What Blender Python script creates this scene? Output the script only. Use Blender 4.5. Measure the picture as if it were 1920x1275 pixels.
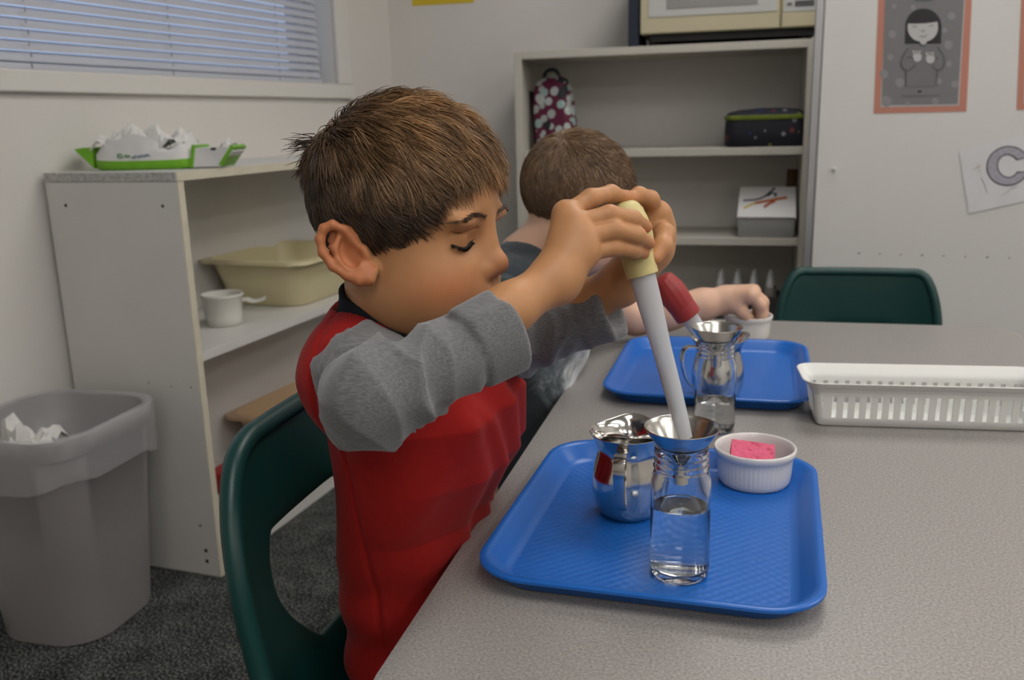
import bpy, bmesh, math, random
import numpy as np
from mathutils import Vector, Matrix

for _o in list(bpy.data.objects):
    bpy.data.objects.remove(_o)
S = bpy.context.scene
COL = S.collection
PI = math.pi
rad = math.radians

# ------------------------------------------------------------------ camera
FPX, PITCH, ROLL, YAW, CAMH = 1700.0, rad(13.6), rad(1.5), rad(14.5), 1.0
_f = Vector((-math.sin(YAW)*math.cos(PITCH), math.cos(YAW)*math.cos(PITCH), -math.sin(PITCH)))
_r = Vector((math.cos(YAW), math.sin(YAW), 0))
_u = _r.cross(_f)
_r2 = _r*math.cos(ROLL) - _u*math.sin(ROLL)
_u2 = _r*math.sin(ROLL) + _u*math.cos(ROLL)
camd = bpy.data.cameras.new('camera')
cam = bpy.data.objects.new('camera', camd)
COL.objects.link(cam)
cam.matrix_world = Matrix(((_r2.x, _u2.x, -_f.x, 0), (_r2.y, _u2.y, -_f.y, 0), (_r2.z, _u2.z, -_f.z, CAMH), (0, 0, 0, 1)))
camd.sensor_fit = 'HORIZONTAL'
camd.sensor_width = 36
camd.lens = 36*FPX/1920
camd.clip_start = 0.02
camd.dof.use_dof = True
camd.dof.focus_distance = 0.80
camd.dof.aperture_fstop = 8.5
S.camera = cam

# ------------------------------------------------------------------ world, exposure
W = bpy.data.worlds.new('world')
S.world = W
W.use_nodes = True
W.node_tree.nodes['Background'].inputs[0].default_value = (0.55, 0.68, 0.95, 1)
W.node_tree.nodes['Background'].inputs[1].default_value = 1.0
S.view_settings.view_transform = 'Standard'
S.view_settings.look = 'None'
S.view_settings.gamma = 1.0
S.view_settings.use_curve_mapping = False
S.view_settings.exposure = 0.0
S.cycles.max_bounces = 14
S.cycles.transmission_bounces = 14
S.cycles.transparent_max_bounces = 16
S.cycles.caustics_refractive = True
S.cycles.blur_glossy = 1.0
LIGHT = 7.2          # strength of the ceiling fluorescent panels

# ------------------------------------------------------------------ helpers
def lin(c):
    return tuple(((v/12.92) if v <= 0.04045 else ((v+0.055)/1.055)**2.4) for v in c)

def mat(name, col, rough=0.5, metal=0.0, spec=0.5, noise=None, bump=None, trans=0.0, ior=1.45, sss=0.0, sssr=(1, .4, .25), sheen=0.0, coat=0.0, alpha=1.0, emit=None, estr=0.0, obj_coords=True):
    """col is linear RGB. noise=(scale, amount[, detail]) varies colour; bump=(scale, strength, distance)."""
    m = bpy.data.materials.new(name)
    m.use_nodes = True
    nt = m.node_tree
    b = nt.nodes['Principled BSDF']
    b.inputs['Base Color'].default_value = (*col, 1)
    b.inputs['Roughness'].default_value = rough
    b.inputs['Metallic'].default_value = metal
    b.inputs['Specular IOR Level'].default_value = spec
    b.inputs['IOR'].default_value = ior
    b.inputs['Transmission Weight'].default_value = trans
    b.inputs['Alpha'].default_value = alpha
    if sss:
        b.inputs['Subsurface Weight'].default_value = sss
        b.inputs['Subsurface Radius'].default_value = sssr
        b.inputs['Subsurface Scale'].default_value = 0.004
    if sheen:
        b.inputs['Sheen Weight'].default_value = sheen
        b.inputs['Sheen Roughness'].default_value = 0.5
    if coat:
        b.inputs['Coat Weight'].default_value = coat
    if emit:
        b.inputs['Emission Color'].default_value = (*emit, 1)
        b.inputs['Emission Strength'].default_value = estr
    tc = nt.nodes.new('ShaderNodeTexCoord')
    co = tc.outputs['Object']
    if noise:
        n = nt.nodes.new('ShaderNodeTexNoise')
        n.inputs['Scale'].default_value = noise[0]
        n.inputs['Detail'].default_value = noise[2] if len(noise) > 2 else 4
        nt.links.new(co, n.inputs['Vector'])
        r = nt.nodes.new('ShaderNodeMapRange')
        r.inputs[1].default_value = 0.25
        r.inputs[2].default_value = 0.75
        r.inputs[3].default_value = 1-noise[1]
        r.inputs[4].default_value = 1+noise[1]
        nt.links.new(n.outputs[0], r.inputs[0])
        mx = nt.nodes.new('ShaderNodeVectorMath')
        mx.operation = 'SCALE'
        mx.inputs[0].default_value = col
        nt.links.new(r.outputs[0], mx.inputs['Scale'])
        nt.links.new(mx.outputs[0], b.inputs['Base Color'])
    if bump:
        n = nt.nodes.new('ShaderNodeTexNoise')
        n.inputs['Scale'].default_value = bump[0]
        n.inputs['Detail'].default_value = 5
        nt.links.new(co, n.inputs['Vector'])
        bp = nt.nodes.new('ShaderNodeBump')
        bp.inputs['Strength'].default_value = bump[1]
        bp.inputs['Distance'].default_value = bump[2]
        nt.links.new(n.outputs[0], bp.inputs['Height'])
        nt.links.new(bp.outputs[0], b.inputs['Normal'])
    return m

class G:
    """collects geometry for ONE mesh"""
    def __init__(s):
        s.v = []
        s.f = []
    def add(s, vs, fs):
        o = len(s.v)
        s.v += [tuple(p) for p in vs]
        s.f += [tuple(i+o for i in f) for f in fs]
        return s
    def box(s, c, d, R=None):
        c = Vector(c)
        h = Vector(d)*0.5
        vs = []
        for x in (-1, 1):
            for y in (-1, 1):
                for z in (-1, 1):
                    p = Vector((x*h.x, y*h.y, z*h.z))
                    vs.append(c + (R @ p if R else p))
        return s.add(vs, [(0, 1, 3, 2), (4, 6, 7, 5), (0, 4, 5, 1), (2, 3, 7, 6), (0, 2, 6, 4), (1, 5, 7, 3)])
    def bx(s, x0, x1, y0, y1, z0, z1):
        return s.box(((x0+x1)/2, (y0+y1)/2, (z0+z1)/2), (abs(x1-x0), abs(y1-y0), abs(z1-z0)))
    def rings(s, rr, closed=True, cap0=True, cap1=True, loop=False):
        n = len(rr[0])
        vs = [p for r in rr for p in r]
        fs = []
        m = len(rr)
        for i in range(m if loop else m-1):
            k = (i+1) % m
            for j in range(n if closed else n-1):
                a, b = i*n+j, i*n+(j+1) % n
                c, d = k*n+(j+1) % n, k*n+j
                fs.append((a, b, c, d))
        if cap0 and not loop:
            fs.append(tuple(reversed(range(n))))
        if cap1 and not loop:
            fs.append(tuple((m-1)*n+j for j in range(n)))
        return s.add(vs, fs)
    def lathe(s, prof, n=48, c=(0, 0, 0), M=None, cap0=True, cap1=True, mod=None, loop=False):
        rr = []
        for i, (r, z) in enumerate(prof):
            ring = []
            for k in range(n):
                a = 2*PI*k/n
                q = r*(mod(a, i) if mod else 1)
                p = Vector((q*math.cos(a), q*math.sin(a), z))
                if M:
                    p = M @ p
                ring.append(p+Vector(c))
            rr.append(ring)
        return s.rings(rr, cap0=cap0, cap1=cap1, loop=loop)
    def tube(s, path, rad_, n=10):
        path = [Vector(p) for p in path]
        rs = rad_ if hasattr(rad_, '__len__') else [rad_]*len(path)
        t0 = (path[1]-path[0]).normalized()
        up = Vector((0, 0, 1)) if abs(t0.z) < .9 else Vector((1, 0, 0))
        x = t0.cross(up).normalized()
        rr = []
        for i, p in enumerate(path):
            t = (path[min(i+1, len(path)-1)]-path[max(i-1, 0)]).normalized()
            x = (x - t*x.dot(t)).normalized()
            y = t.cross(x)
            rr.append([p + (x*math.cos(2*PI*k/n)+y*math.sin(2*PI*k/n))*rs[i] for k in range(n)])
        return s.rings(rr)
    def prism(s, pts, z0, z1, M=None):
        """polygon pts (x,y) extruded z0..z1"""
        n = len(pts)
        vs = [Vector((x, y, z0)) for x, y in pts]+[Vector((x, y, z1)) for x, y in pts]
        if M:
            vs = [M @ v for v in vs]
        fs = [tuple(reversed(range(n))), tuple(range(n, 2*n))]
        fs += [(i, (i+1) % n, n+(i+1) % n, n+i) for i in range(n)]
        return s.add(vs, fs)
    def mesh(s, name):
        me = bpy.data.meshes.new(name)
        me.from_pydata(s.v, [], s.f)
        me.validate()
        bm = bmesh.new()
        bm.from_mesh(me)
        bmesh.ops.recalc_face_normals(bm, faces=bm.faces)
        bm.to_mesh(me)
        bm.free()
        return me
    def build(s, name, m, parent=None, smooth=False, bevel=0, seg=2, angle=35):
        return link(name, s.mesh(name), m, parent, smooth, bevel, seg, angle)

def link(name, me, m, parent=None, smooth=False, bevel=0, seg=2, angle=35):
    o = bpy.data.objects.new(name, me)
    COL.objects.link(o)
    if m is not None and not me.materials:
        me.materials.append(m)
    if parent is not None:
        o.parent = parent
    if bevel:
        b = o.modifiers.new('bevel', 'BEVEL')
        b.width = bevel
        b.segments = seg
        b.limit_method = 'ANGLE'
        b.angle_limit = rad(40)
        smooth = True
    if smooth:
        me.polygons.foreach_set('use_smooth', [True]*len(me.polygons))
        try:
            me.set_sharp_from_angle(angle=rad(angle))
        except Exception:
            pass
    return o

def empty(name, loc=(0, 0, 0), rz=0.0):
    o = bpy.data.objects.new(name, None)
    o.empty_display_size = 0.05
    COL.objects.link(o)
    o.location = loc
    o.rotation_euler = (0, 0, rz)
    return o

def tag(o, label, cat, group=None, kind=None):
    o['label'] = label
    o['category'] = cat
    if group:
        o['group'] = group
    if kind:
        o['kind'] = kind
    return o

def struct(o, label=None, cat=None):
    o['kind'] = 'structure'
    if label:
        o['label'] = label
    if cat:
        o['category'] = cat
    return o

def copy_tree(o, parent=None):
    c = o.copy()
    COL.objects.link(c)
    c.parent = parent
    for ch in list(o.children):
        copy_tree(ch, c)
    return c

def rrect(hw, hl, r, z, n=8, cx=0, cy=0):
    r = max(min(r, hw, hl), 1e-4)
    pts = []
    for qx, qy, a0 in ((1, 1, 0), (-1, 1, 90), (-1, -1, 180), (1, -1, 270)):
        for k in range(n+1):
            a = rad(a0+90*k/n)
            pts.append(Vector((cx+qx*(hw-r)+r*math.cos(a), cy+qy*(hl-r)+r*math.sin(a), z)))
    return pts

def spline(pts, n=8):
    """Catmull-Rom through pts"""
    P = [np.array(p, float) for p in pts]
    P = [2*P[0]-P[1]]+P+[2*P[-1]-P[-2]]
    out = []
    for i in range(1, len(P)-2):
        for k in range(n):
            t = k/n
            out.append(0.5*(2*P[i]+(P[i+1]-P[i-1])*t+(2*P[i-1]-5*P[i]+4*P[i+1]-P[i+2])*t*t+(3*P[i]-P[i-1]-3*P[i+1]+P[i+2])*t**3))
    out.append(P[-2])
    return [tuple(p) for p in out]
# ------------------------------------------------------------------ materials of the setting
M_WALL = mat('wall_paint', (0.64, 0.615, 0.58), 0.6, noise=(3, .03), bump=(160, .12, .002))
M_TRIM = mat('trim_paint', (0.66, 0.64, 0.60), 0.45)
M_CEIL = mat('ceiling_tile', (0.78, 0.76, 0.72), 0.9, bump=(90, .3, .003))
M_LAMP = mat('lamp_diffuser', (0.9, 0.9, 0.9), 0.5, emit=(1.0, 0.972, 0.940), estr=LIGHT)
M_DARK = mat('dark_hole', (0.012, 0.011, 0.010), 0.7)

def carpet_material():
    m = mat('carpet', (0.05, 0.052, 0.05), 1.0, spec=0.1)
    nt = m.node_tree
    b = nt.nodes['Principled BSDF']
    tc = nt.nodes.new('ShaderNodeTexCoord')
    n1 = nt.nodes.new('ShaderNodeTexNoise')
    n1.inputs['Scale'].default_value = 210
    n1.inputs['Detail'].default_value = 6
    n2 = nt.nodes.new('ShaderNodeTexNoise')
    n2.inputs['Scale'].default_value = 14
    cr = nt.nodes.new('ShaderNodeValToRGB')
    e = cr.color_ramp.elements
    e[0].position = .40
    e[0].color = (0.010, 0.010, 0.010, 1)
    e[1].position = .62
    e[1].color = (0.24, 0.245, 0.23, 1)
    k = cr.color_ramp.elements.new(.5)
    k.color = (0.048, 0.052, 0.050, 1)
    mx = nt.nodes.new('ShaderNodeMix')
    mx.data_type = 'FLOAT'
    mx.inputs[0].default_value = .16
    nt.links.new(tc.outputs['Object'], n1.inputs['Vector'])
    nt.links.new(tc.outputs['Object'], n2.inputs['Vector'])
    nt.links.new(n1.outputs[0], mx.inputs[2])
    nt.links.new(n2.outputs[0], mx.inputs[3])
    nt.links.new(mx.outputs[0], cr.inputs[0])
    nt.links.new(cr.outputs[0], b.inputs['Base Color'])
    bp = nt.nodes.new('ShaderNodeBump')
    bp.inputs['Strength'].default_value = .9
    bp.inputs['Distance'].default_value = .006
    nt.links.new(n1.outputs[0], bp.inputs['Height'])
    nt.links.new(bp.outputs[0], b.inputs['Normal'])
    return m
M_CARPET = carpet_material()

# ------------------------------------------------------------------ room shell
YB = 3.27            # back wall plane
XR, YF, ZC = 3.6, -3.0, 2.55
struct(G().bx(-2.6, XR+.1, YF-.1, YB+.3, -.1, 0).build('floor', M_CARPET), 'dark grey flecked carpet floor', 'floor')
struct(G().bx(-2.6, XR+.1, YF-.1, YB+.3, ZC, ZC+.1).build('ceiling', M_CEIL), 'white ceiling', 'ceiling')
struct(G().bx(-1.45, XR+.1, YB, YB+.12, 0, ZC).build('wall_back', M_WALL), 'off-white painted wall behind the bookcase', 'wall')
struct(G().bx(XR, XR+.12, YF, YB, 0, ZC).build('wall_right', M_WALL), 'off-white painted wall on the far right', 'wall')
struct(G().bx(-2.5, XR, YF-.12, YF, 0, ZC).build('wall_front', M_WALL), 'off-white painted wall behind the viewer', 'wall')

# window wall: runs 8 degrees off the room axis.  local x = into the room, local y = along the wall
WA = rad(8)
WM = Matrix.Translation((-1.7375, 0, 0)) @ Matrix.Rotation(-WA, 4, 'Z')
def wallobj(o):
    o.matrix_world = WM
    return o
WU0, WU1, WZ0, WZ1 = 0.55, 2.925, 1.118, 2.25      # opening
g = G()
g.bx(-.16, 0, -3.1, WU0, 0, ZC)
g.bx(-.16, 0, WU1, 3.34, 0, ZC)
g.bx(-.16, 0, WU0, WU1, 0, WZ0)
g.bx(-.16, 0, WU0, WU1, WZ1, ZC)
struct(wallobj(g.build('wall_left', M_WALL)), 'off-white painted wall with the window', 'wall')
# window: frame, sill board, casing and pane
win = empty('window_1')
win.matrix_world = WM
struct(win, 'white framed window with closed blinds', 'window')
FW = .05
g = G()
g.bx(-.15, -.11, WU0, WU0+FW, WZ0, WZ1).bx(-.15, -.11, WU1-FW, WU1, WZ0, WZ1)
g.bx(-.15, -.11, WU0+FW, WU1-FW, WZ0, WZ0+FW).bx(-.15, -.11, WU0+FW, WU1-FW, WZ1-FW, WZ1)
g.build('window_frame', M_TRIM, win, bevel=.003)
G().bx(-.132, -.128, WU0+FW, WU1-FW, WZ0+FW, WZ1-FW).build('pane', mat('pane_glass', (.85, .9, .95), .02, trans=1.0, ior=1.05), win)
G().bx(-.11, .018, WU0-.06, WU1+.085, WZ0-.033, WZ0+.014).build('window_sill', M_TRIM, win, bevel=.004)
g = G()
g.bx(.0, .016, WU1, WU1+.075, WZ0+.014, WZ1+.07)
g.bx(.0, .016, WU0-.075, WU0, WZ0+.014, WZ1+.07)
g.bx(.0, .016, WU0, WU1, WZ1, WZ1+.07)
g.build('window_casing', M_TRIM, win, bevel=.004)

# venetian blind: every slat its own piece
M_SLAT = mat('blind_slat', (0.62, 0.63, 0.68), 0.45, noise=(4, .04))
_nt = M_SLAT.node_tree
_tr = _nt.nodes.new('ShaderNodeBsdfTranslucent')
_tr.inputs[0].default_value = (0.55, 0.6, 0.72, 1)
_mx = _nt.nodes.new('ShaderNodeMixShader')
_mx.inputs[0].default_value = .22
_out = _nt.nodes['Material Output']
_nt.links.new(_nt.nodes['Principled BSDF'].outputs[0], _mx.inputs[1])
_nt.links.new(_tr.outputs[0], _mx.inputs[2])
_nt.links.new(_mx.outputs[0], _out.inputs['Surface'])
M_CORD = mat('blind_cord', (0.25, 0.25, 0.27), 0.8)
bl = empty('window_blind')
bl.matrix_world = WM
tag(bl, 'closed white horizontal slat blind hanging in the window', 'blind')
sl = G()
prof = [(-.0125, 0.0), (-.007, .0016), (0, .0022), (.007, .0016), (.0125, 0.0)]
ta = rad(62)
ring0, ring1 = [], []
for yy, R_ in ((WU0+.012, ring0), (WU1-.03, ring1)):
    top = [(u_, w_+.0003) for u_, w_ in prof]
    bot = [(u_, w_-.0003) for u_, w_ in reversed(prof)]
    for u_, w_ in top+bot:
        # slat across-direction tilted steeply, lower edge toward the room
        R_.append(Vector((w_*math.sin(ta)-u_*math.cos(ta), yy, u_*math.sin(ta)+w_*math.cos(ta))))
sl.rings([ring0, ring1])
slat_me = sl.mesh('slat')
slat_me.polygons.foreach_set('use_smooth', [True]*len(slat_me.polygons))
slat_me.set_sharp_from_angle(angle=rad(40))
slat_me.materials.append(M_SLAT)
z = WZ0+.046
k = 0
while z < WZ1-.06:
    o = link('slat', slat_me, None, bl)
    o.location = (-.045, 0, z)
    z += .0232
    k += 1
G().bx(-.058, -.032, WU0+.012, WU1-.03, WZ0+.016, WZ0+.031).build('bottom_rail', M_SLAT, bl, bevel=.003)
G().bx(-.065, -.025, WU0+.008, WU1-.02, WZ1-.05, WZ1-.005).build('head_rail', M_SLAT, bl, bevel=.003)
for uu in (1.0, 1.765, 2.2, 2.66):
    g = G()
    zz = WZ0+.02
    i = 0
    while zz < WZ1-.06:
        g.box((-.030, uu+.002*(i % 2), zz+.006), (.0012, .0024, .011))
        zz += .0232
        i += 1
    g.build('ladder_cord', M_CORD, bl)

# ceiling fluorescent troffers (real lamps, above the picture)
M_STEEL = mat('white_steel', (.75, .75, .74), .4)
for i, (lx, ly) in enumerate(((.25, 2.05), (1.65, 2.05), (2.9, 2.05), (.25, .0), (1.65, .0), (2.9, .0), (.25, -2.05), (1.65, -2.05), (2.9, -2.05))):
    t = empty('ceiling_light', (lx, ly, ZC))
    tag(t, 'white recessed fluorescent ceiling panel above the classroom', 'light', 'fluorescent ceiling panels')
    g = G()
    g.bx(-.31, -.29, -.61, .61, -.03, 0).bx(.29, .31, -.61, .61, -.03, 0)
    g.bx(-.29, .29, -.61, -.59, -.03, 0).bx(-.29, .29, .59, .61, -.03, 0)
    g.build('frame', M_STEEL, t)
    G().bx(-.29, .29, -.59, .59, -.018, -.012).build('diffuser', M_LAMP, t)

# white divider panel on the right, in front of the back wall
M_PANEL = mat('panel_white', (0.60, 0.585, 0.565), 0.35, noise=(2.5, .03), bump=(8, .03, .004))
YP = 2.55
dv = empty('wall_divider', (0, YP, 0))
struct(dv, 'large white divider panel with posters', 'wall')
G().bx(.181, 3.5, 0, .03, 0.04, 1.56).build('panel', M_PANEL, dv, bevel=.003)
G().bx(.160, .1795, .004, .028, 0.04, 1.56).build('edge_strip', mat('aluminium_strip', (.42, .42, .43), .35, metal=.7), dv, bevel=.002)
# row of small nail marks across the panel
g = G()
random.seed(4)
for i in range(9):
    g.box((.30+.052*i, -.0004, .6335-.0012*i), (.0035 if i % 3 else .006, .0006, .003))
g.build('nail_marks', M_DARK, dv)
# ------------------------------------------------------------------ table
TZ = 0.60
def laminate():
    m = mat('grey_laminate', (0.30, 0.275, 0.26), 0.42, spec=.45)
    nt = m.node_tree
    b = nt.nodes['Principled BSDF']
    tc = nt.nodes.new('ShaderNodeTexCoord')
    n = nt.nodes.new('ShaderNodeTexNoise')
    n.inputs['Scale'].default_value = 420
    n.inputs['Detail'].default_value = 3
    cr = nt.nodes.new('ShaderNodeValToRGB')
    cr.color_ramp.elements[0].position = .3
    cr.color_ramp.elements[0].color = (0.20, 0.185, 0.175, 1)
    cr.color_ramp.elements[1].position = .7
    cr.color_ramp.elements[1].color = (0.36, 0.335, 0.315, 1)
    nt.links.new(tc.outputs['Object'], n.inputs['Vector'])
    nt.links.new(n.outputs[0], cr.inputs[0])
    nt.links.new(cr.outputs[0], b.inputs['Base Color'])
    return m
M_LAM = laminate()
M_EDGE = mat('table_edge', (0.20, 0.185, 0.175), .5)
M_CHROME = mat('chrome_leg', (0.5, 0.5, 0.5), .25, metal=1)
TX0, TX1, TY0, TY1 = -.256, .492, .50, 1.835
tb = empty('classroom_table', ((TX0+TX1)/2, (TY0+TY1)/2, 0))
tag(tb, 'grey speckled laminate classroom table with rounded corners', 'table')
hw, hl = (TX1-TX0)/2, (TY1-TY0)/2
G().rings([rrect(hw-.002, hl-.002, .055, TZ-.003), rrect(hw-.0005, hl-.0005, .055, TZ-.0008), rrect(hw-.002, hl-.002, .055, TZ)]).build('table_top', M_LAM, tb, smooth=True)
G().rings([rrect(hw-.003, hl-.003, .055, TZ-.028), rrect(hw, hl, .056, TZ-.025), rrect(hw, hl, .056, TZ-.005), rrect(hw-.002, hl-.002, .055, TZ-.0031)]).build('edge_band', M_EDGE, tb, smooth=True)
for sx in (-1, 1):
    for sy in (-1, 1):
        x, y = sx*(hw-.09), sy*(hl-.09)
        lg = G().tube([(x, y, .012), (x, y, .3), (x, y, TZ-.029)], [.0125, .0125, .0150], 16).build('leg', M_CHROME, tb, smooth=True)
        G().lathe([(.016, 0), (.018, .004), (.016, .02), (.0135, .022)], 16, (x, y, 0)).build('foot_cap', M_EDGE, lg, smooth=True)

# ------------------------------------------------------------------ green moulded chairs
M_GREEN = mat('green_plastic', (0.0035, 0.040, 0.036), 0.38, bump=(420, .18, .0006), spec=.5)
def make_chair(loc, rz, seat_z, top_z, width, label, lean=.06, corner=.095):
    """local: +x = the way a sitter faces, origin on the floor under the seat's centre"""
    t = empty('moulded_chair', loc, rz)
    tag(t, label, 'chair', 'green moulded chairs')
    hwid = width/2
    D = .165                          # half depth of the seat
    # ---- one-piece shell with an opening between seat and backrest: grid (v across, s along seat->back)
    prof = []                         # (x, z) along the shell from the front lip of the seat to the top of the back
    prof += [(D+.015, seat_z-.035), (D, seat_z-.008), (D-.03, seat_z+.004), (0, seat_z-.006), (-D*.55, seat_z-.008), (-D*.92, seat_z+.004)]
    bx = -D-.02
    hb = top_z-seat_z
    for q in (.10, .2, .3, .4, .5, .6, .7, .8, .88, .94, .98, 1.0):
        prof.append((bx-lean*q - .012*math.sin(q*PI), seat_z+hb*q))
    NS, NV = len(prof), 20
    th = .012
    def halfw(i):
        if i < 6:
            return hwid*(.94+.06*min(i, 4)/4)
        q = (prof[i][1]-seat_z)/hb
        w = hwid*(1.02-.06*q)
        if q > .62:
            k = (q-.62)/.38
            w = (hwid*.98-corner)+corner*math.sqrt(max(0, 1-k*k))
        return w
    def pt(i, v, off):
        x, z = prof[i]
        w = halfw(i)
        y = v*w
        tx, tz = prof[min(i+1, NS-1)][0]-prof[max(i-1, 0)][0], prof[min(i+1, NS-1)][1]-prof[max(i-1, 0)][1]
        L = math.hypot(tx, tz)
        nx, nz = tz/L, -tx/L          # normal toward the sitter
        if nz < 0 and i < 5:
            nx, nz = -nx, -nz
        if i >= 6:
            curl = .030*(abs(y)/hwid)**3.0    # the back wraps forward at its sides
            x += curl
            if nx < 0:
                nx, nz = -nx, -nz
        else:
            z += .010*abs(v)**4
            if nz < 0:
                nx, nz = -nx, -nz
        return Vector((x+nx*off, y, z+nz*off))
    # the opening above the seat: column lines bend so that its outline runs smoothly along cell edges
    JH = 6                                    # grid columns either side of the middle inside the opening
    VB = [.40]*6+[.30, .22, .16, .36, .50, .53, .46]+[.42]*(NS-13)
    def vcol(i, j):
        k = j-NV//2
        b = VB[i]
        if abs(k) <= JH:
            return b*k/JH
        return math.copysign(b+(1-b)*(abs(k)-JH)/(NV//2-JH), k)
    def hole(i, j):
        return 8 <= i < 12 and -JH <= j-NV//2 < JH
    g = G()
    idx = {}
    def vid(i, j, side):
        key = (i, j, side)
        if key not in idx:
            idx[key] = len(g.v)
            g.v.append(tuple(pt(i, vcol(i, j), th/2 if side else -th/2)))
        return idx[key]
    cells = {(i, j) for i in range(NS-1) for j in range(NV) if not hole(i, j)}
    for (i, j) in cells:
        g.f.append((vid(i, j, 1), vid(i, j+1, 1), vid(i+1, j+1, 1), vid(i+1, j, 1)))
        g.f.append((vid(i, j, 0), vid(i+1, j, 0), vid(i+1, j+1, 0), vid(i, j+1, 0)))
        for (di, dj, a, b) in ((-1, 0, (i, j), (i, j+1)), (1, 0, (i+1, j+1), (i+1, j)), (0, -1, (i+1, j), (i, j)), (0, 1, (i, j+1), (i+1, j+1))):
            if (i+di, j+dj) not in cells:
                g.f.append((vid(*a, 1), vid(*a, 0), vid(*b, 0), vid(*b, 1)))
    o = g.build('shell', M_GREEN, t, smooth=True, angle=180)
    sb = o.modifiers.new('sub', 'SUBSURF')
    sb.levels = sb.render_levels = 2
    # ---- rolled rim along the outer edge of the back
    path = [pt(i, -1, 0) for i in range(6, NS)] + [pt(NS-1, -1+2*k/10, 0) for k in range(1, 10)] + [pt(i, 1, 0) for i in range(NS-1, 5, -1)]
    path = spline([tuple(p) for p in path], 3)
    G().tube(path, .0105, 10).build('rolled_rim', M_GREEN, t, smooth=True, angle=180)
    for sx in (-1, 1):
        for sy in (-1, 1):
            lg = G().tube([(sx*(D-.05), sy*(hwid-.05), seat_z-.012), (sx*(D-.045), sy*(hwid-.045), seat_z-.03), (sx*(D+.0), sy*(hwid-.012), .012)], .010, 12).build('leg', M_CHROME, t, smooth=True)
            G().lathe([(.010, 0), (.0125, .003), (.0125, .02), (.010, .024)], 12, (sx*(D+.0), sy*(hwid-.012), 0)).build('glide', M_DARK, lg, smooth=True)
    return t
make_chair((-.208, .810, 0), 0, .375, .714, .355, 'dark green moulded chair behind the boy in the red shirt')
make_chair((.245, 2.06-.225, 0), -PI/2, .26, .660, .335, 'dark green moulded chair with empty back beyond the far table end', corner=.045)
make_chair((-.36, 1.43, 0), 0, .36, .69, .34, 'dark green moulded chair under the boy in the blue-grey shirt')

# ------------------------------------------------------------------ low white shelf unit by the window
M_MELA = mat('white_melamine', (0.60, 0.585, 0.555), 0.4, noise=(6, .03))
M_BAND = mat('cream_edge_band', (0.60, 0.55, 0.43), .5, noise=(20, .06))
M_CHIP = mat('worn_edge', (0.42, 0.41, 0.39), .7, noise=(120, .35), bump=(150, .5, .002))
CA = rad(5)
CL, CD, CH = 1.25, .35, .915
sh = empty('shelf_unit', (-1.135, 1.665, 0), -CA)   # origin: near front foot; local x<0 = toward the wall, y = along
tag(sh, 'low white shelf unit with cream edges under the window', 'shelf')
T = .019
G().bx(-CD, 0, 0, T, 0, CH-T-.001).build('side_panel', M_MELA, sh, bevel=.001)
G().bx(-CD, 0, CL-T, CL, 0, CH-T-.001).build('side_panel', M_MELA, sh, bevel=.001)
G().bx(-CD, 0, 0, CL, CH-T, CH).build('top_panel', M_MELA, sh, bevel=.001)
G().bx(-CD, -CD+.006, T, CL-T, .05, CH-T-.002).build('back_panel', M_MELA, sh)
SHZ = (.525, .075)
for zz in SHZ:
    G().bx(-CD+.007, -.004, T+.0005, CL-T-.0005, zz-T, zz).build('shelf_board', M_MELA, sh, bevel=.001)
G().bx(-.03, -.016, T+.0005, CL-T-.0005, 0.0, .055).build('toe_board', M_MELA, sh)
G().bx(0.0003, .0018, 0, T, 0, CH-T-.001).build('edge_band', M_BAND, sh)
G().bx(0.0003, .0018, 0, CL, CH-T, CH).build('edge_band', M_BAND, sh)
G().bx(-.0036, -.0022, T+.001, CL-T-.001, SHZ[0]-T, SHZ[0]).build('edge_band', M_MELA, sh)
G().bx(-CD+.001, -.001, -.0012, -.0002, CH-T, CH-.0005).build('chipped_end', M_CHIP, sh)
for (xx, zz, r_) in ((-.300, .845, .0036), (-.042, .845, .0036), (-.135, .455, .0018), (-.022, .452, .0018), (-.075, .45, .0015), (-.04, .123, .0028), (-.032, .062, .0045), (-.032, .036, .0045)):
    G().lathe([(r_, 0), (r_, .0008)], 12, (0, 0, 0), Matrix.Translation((xx, -.0001, zz)) @ Matrix.Rotation(PI/2, 4, 'X')).build('screw_hole', M_DARK, sh)

# ------------------------------------------------------------------ bookcase at the back
BX0, BX1, BY0, BY1, BZ = -.728, .190, 2.93, 3.25, 1.212
M_BOOK = mat('cream_melamine', (0.50, 0.475, 0.415), .45, noise=(5, .03))
M_BACKP = mat('bookcase_back', (0.64, 0.615, 0.575), .6)
bk = empty('bookcase', ((BX0+BX1)/2, BY0, 0))
tag(bk, 'tall cream bookcase standing against the back wall', 'bookcase')
w2 = (BX1-BX0)/2
dep = BY1-BY0
T2 = .024
G().bx(-w2, -w2+T2, 0, dep, 0, BZ).build('side_panel', M_BOOK, bk, bevel=.0015)
G().bx(w2-T2, w2, 0, dep, 0, BZ).build('side_panel', M_BOOK, bk, bevel=.0015)
G().bx(-w2+T2, w2-T2, 0, dep, BZ-T2, BZ).build('top_panel', M_BOOK, bk, bevel=.0015)
G().bx(-w2+T2, w2-T2, dep-.008, dep, .06, BZ-T2).build('back_panel', M_BACKP, bk)
BSH = (.902, .623, .345, .085)
for zz in BSH:
    G().bx(-w2+T2+.0005, w2-T2-.0005, .004, dep-.009, zz-.024, zz).build('shelf_board', M_BOOK, bk, bevel=.0015)
G().bx(-w2+T2, w2-T2, .01, .025, 0, .06).build('toe_board', M_BOOK, bk)
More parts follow.
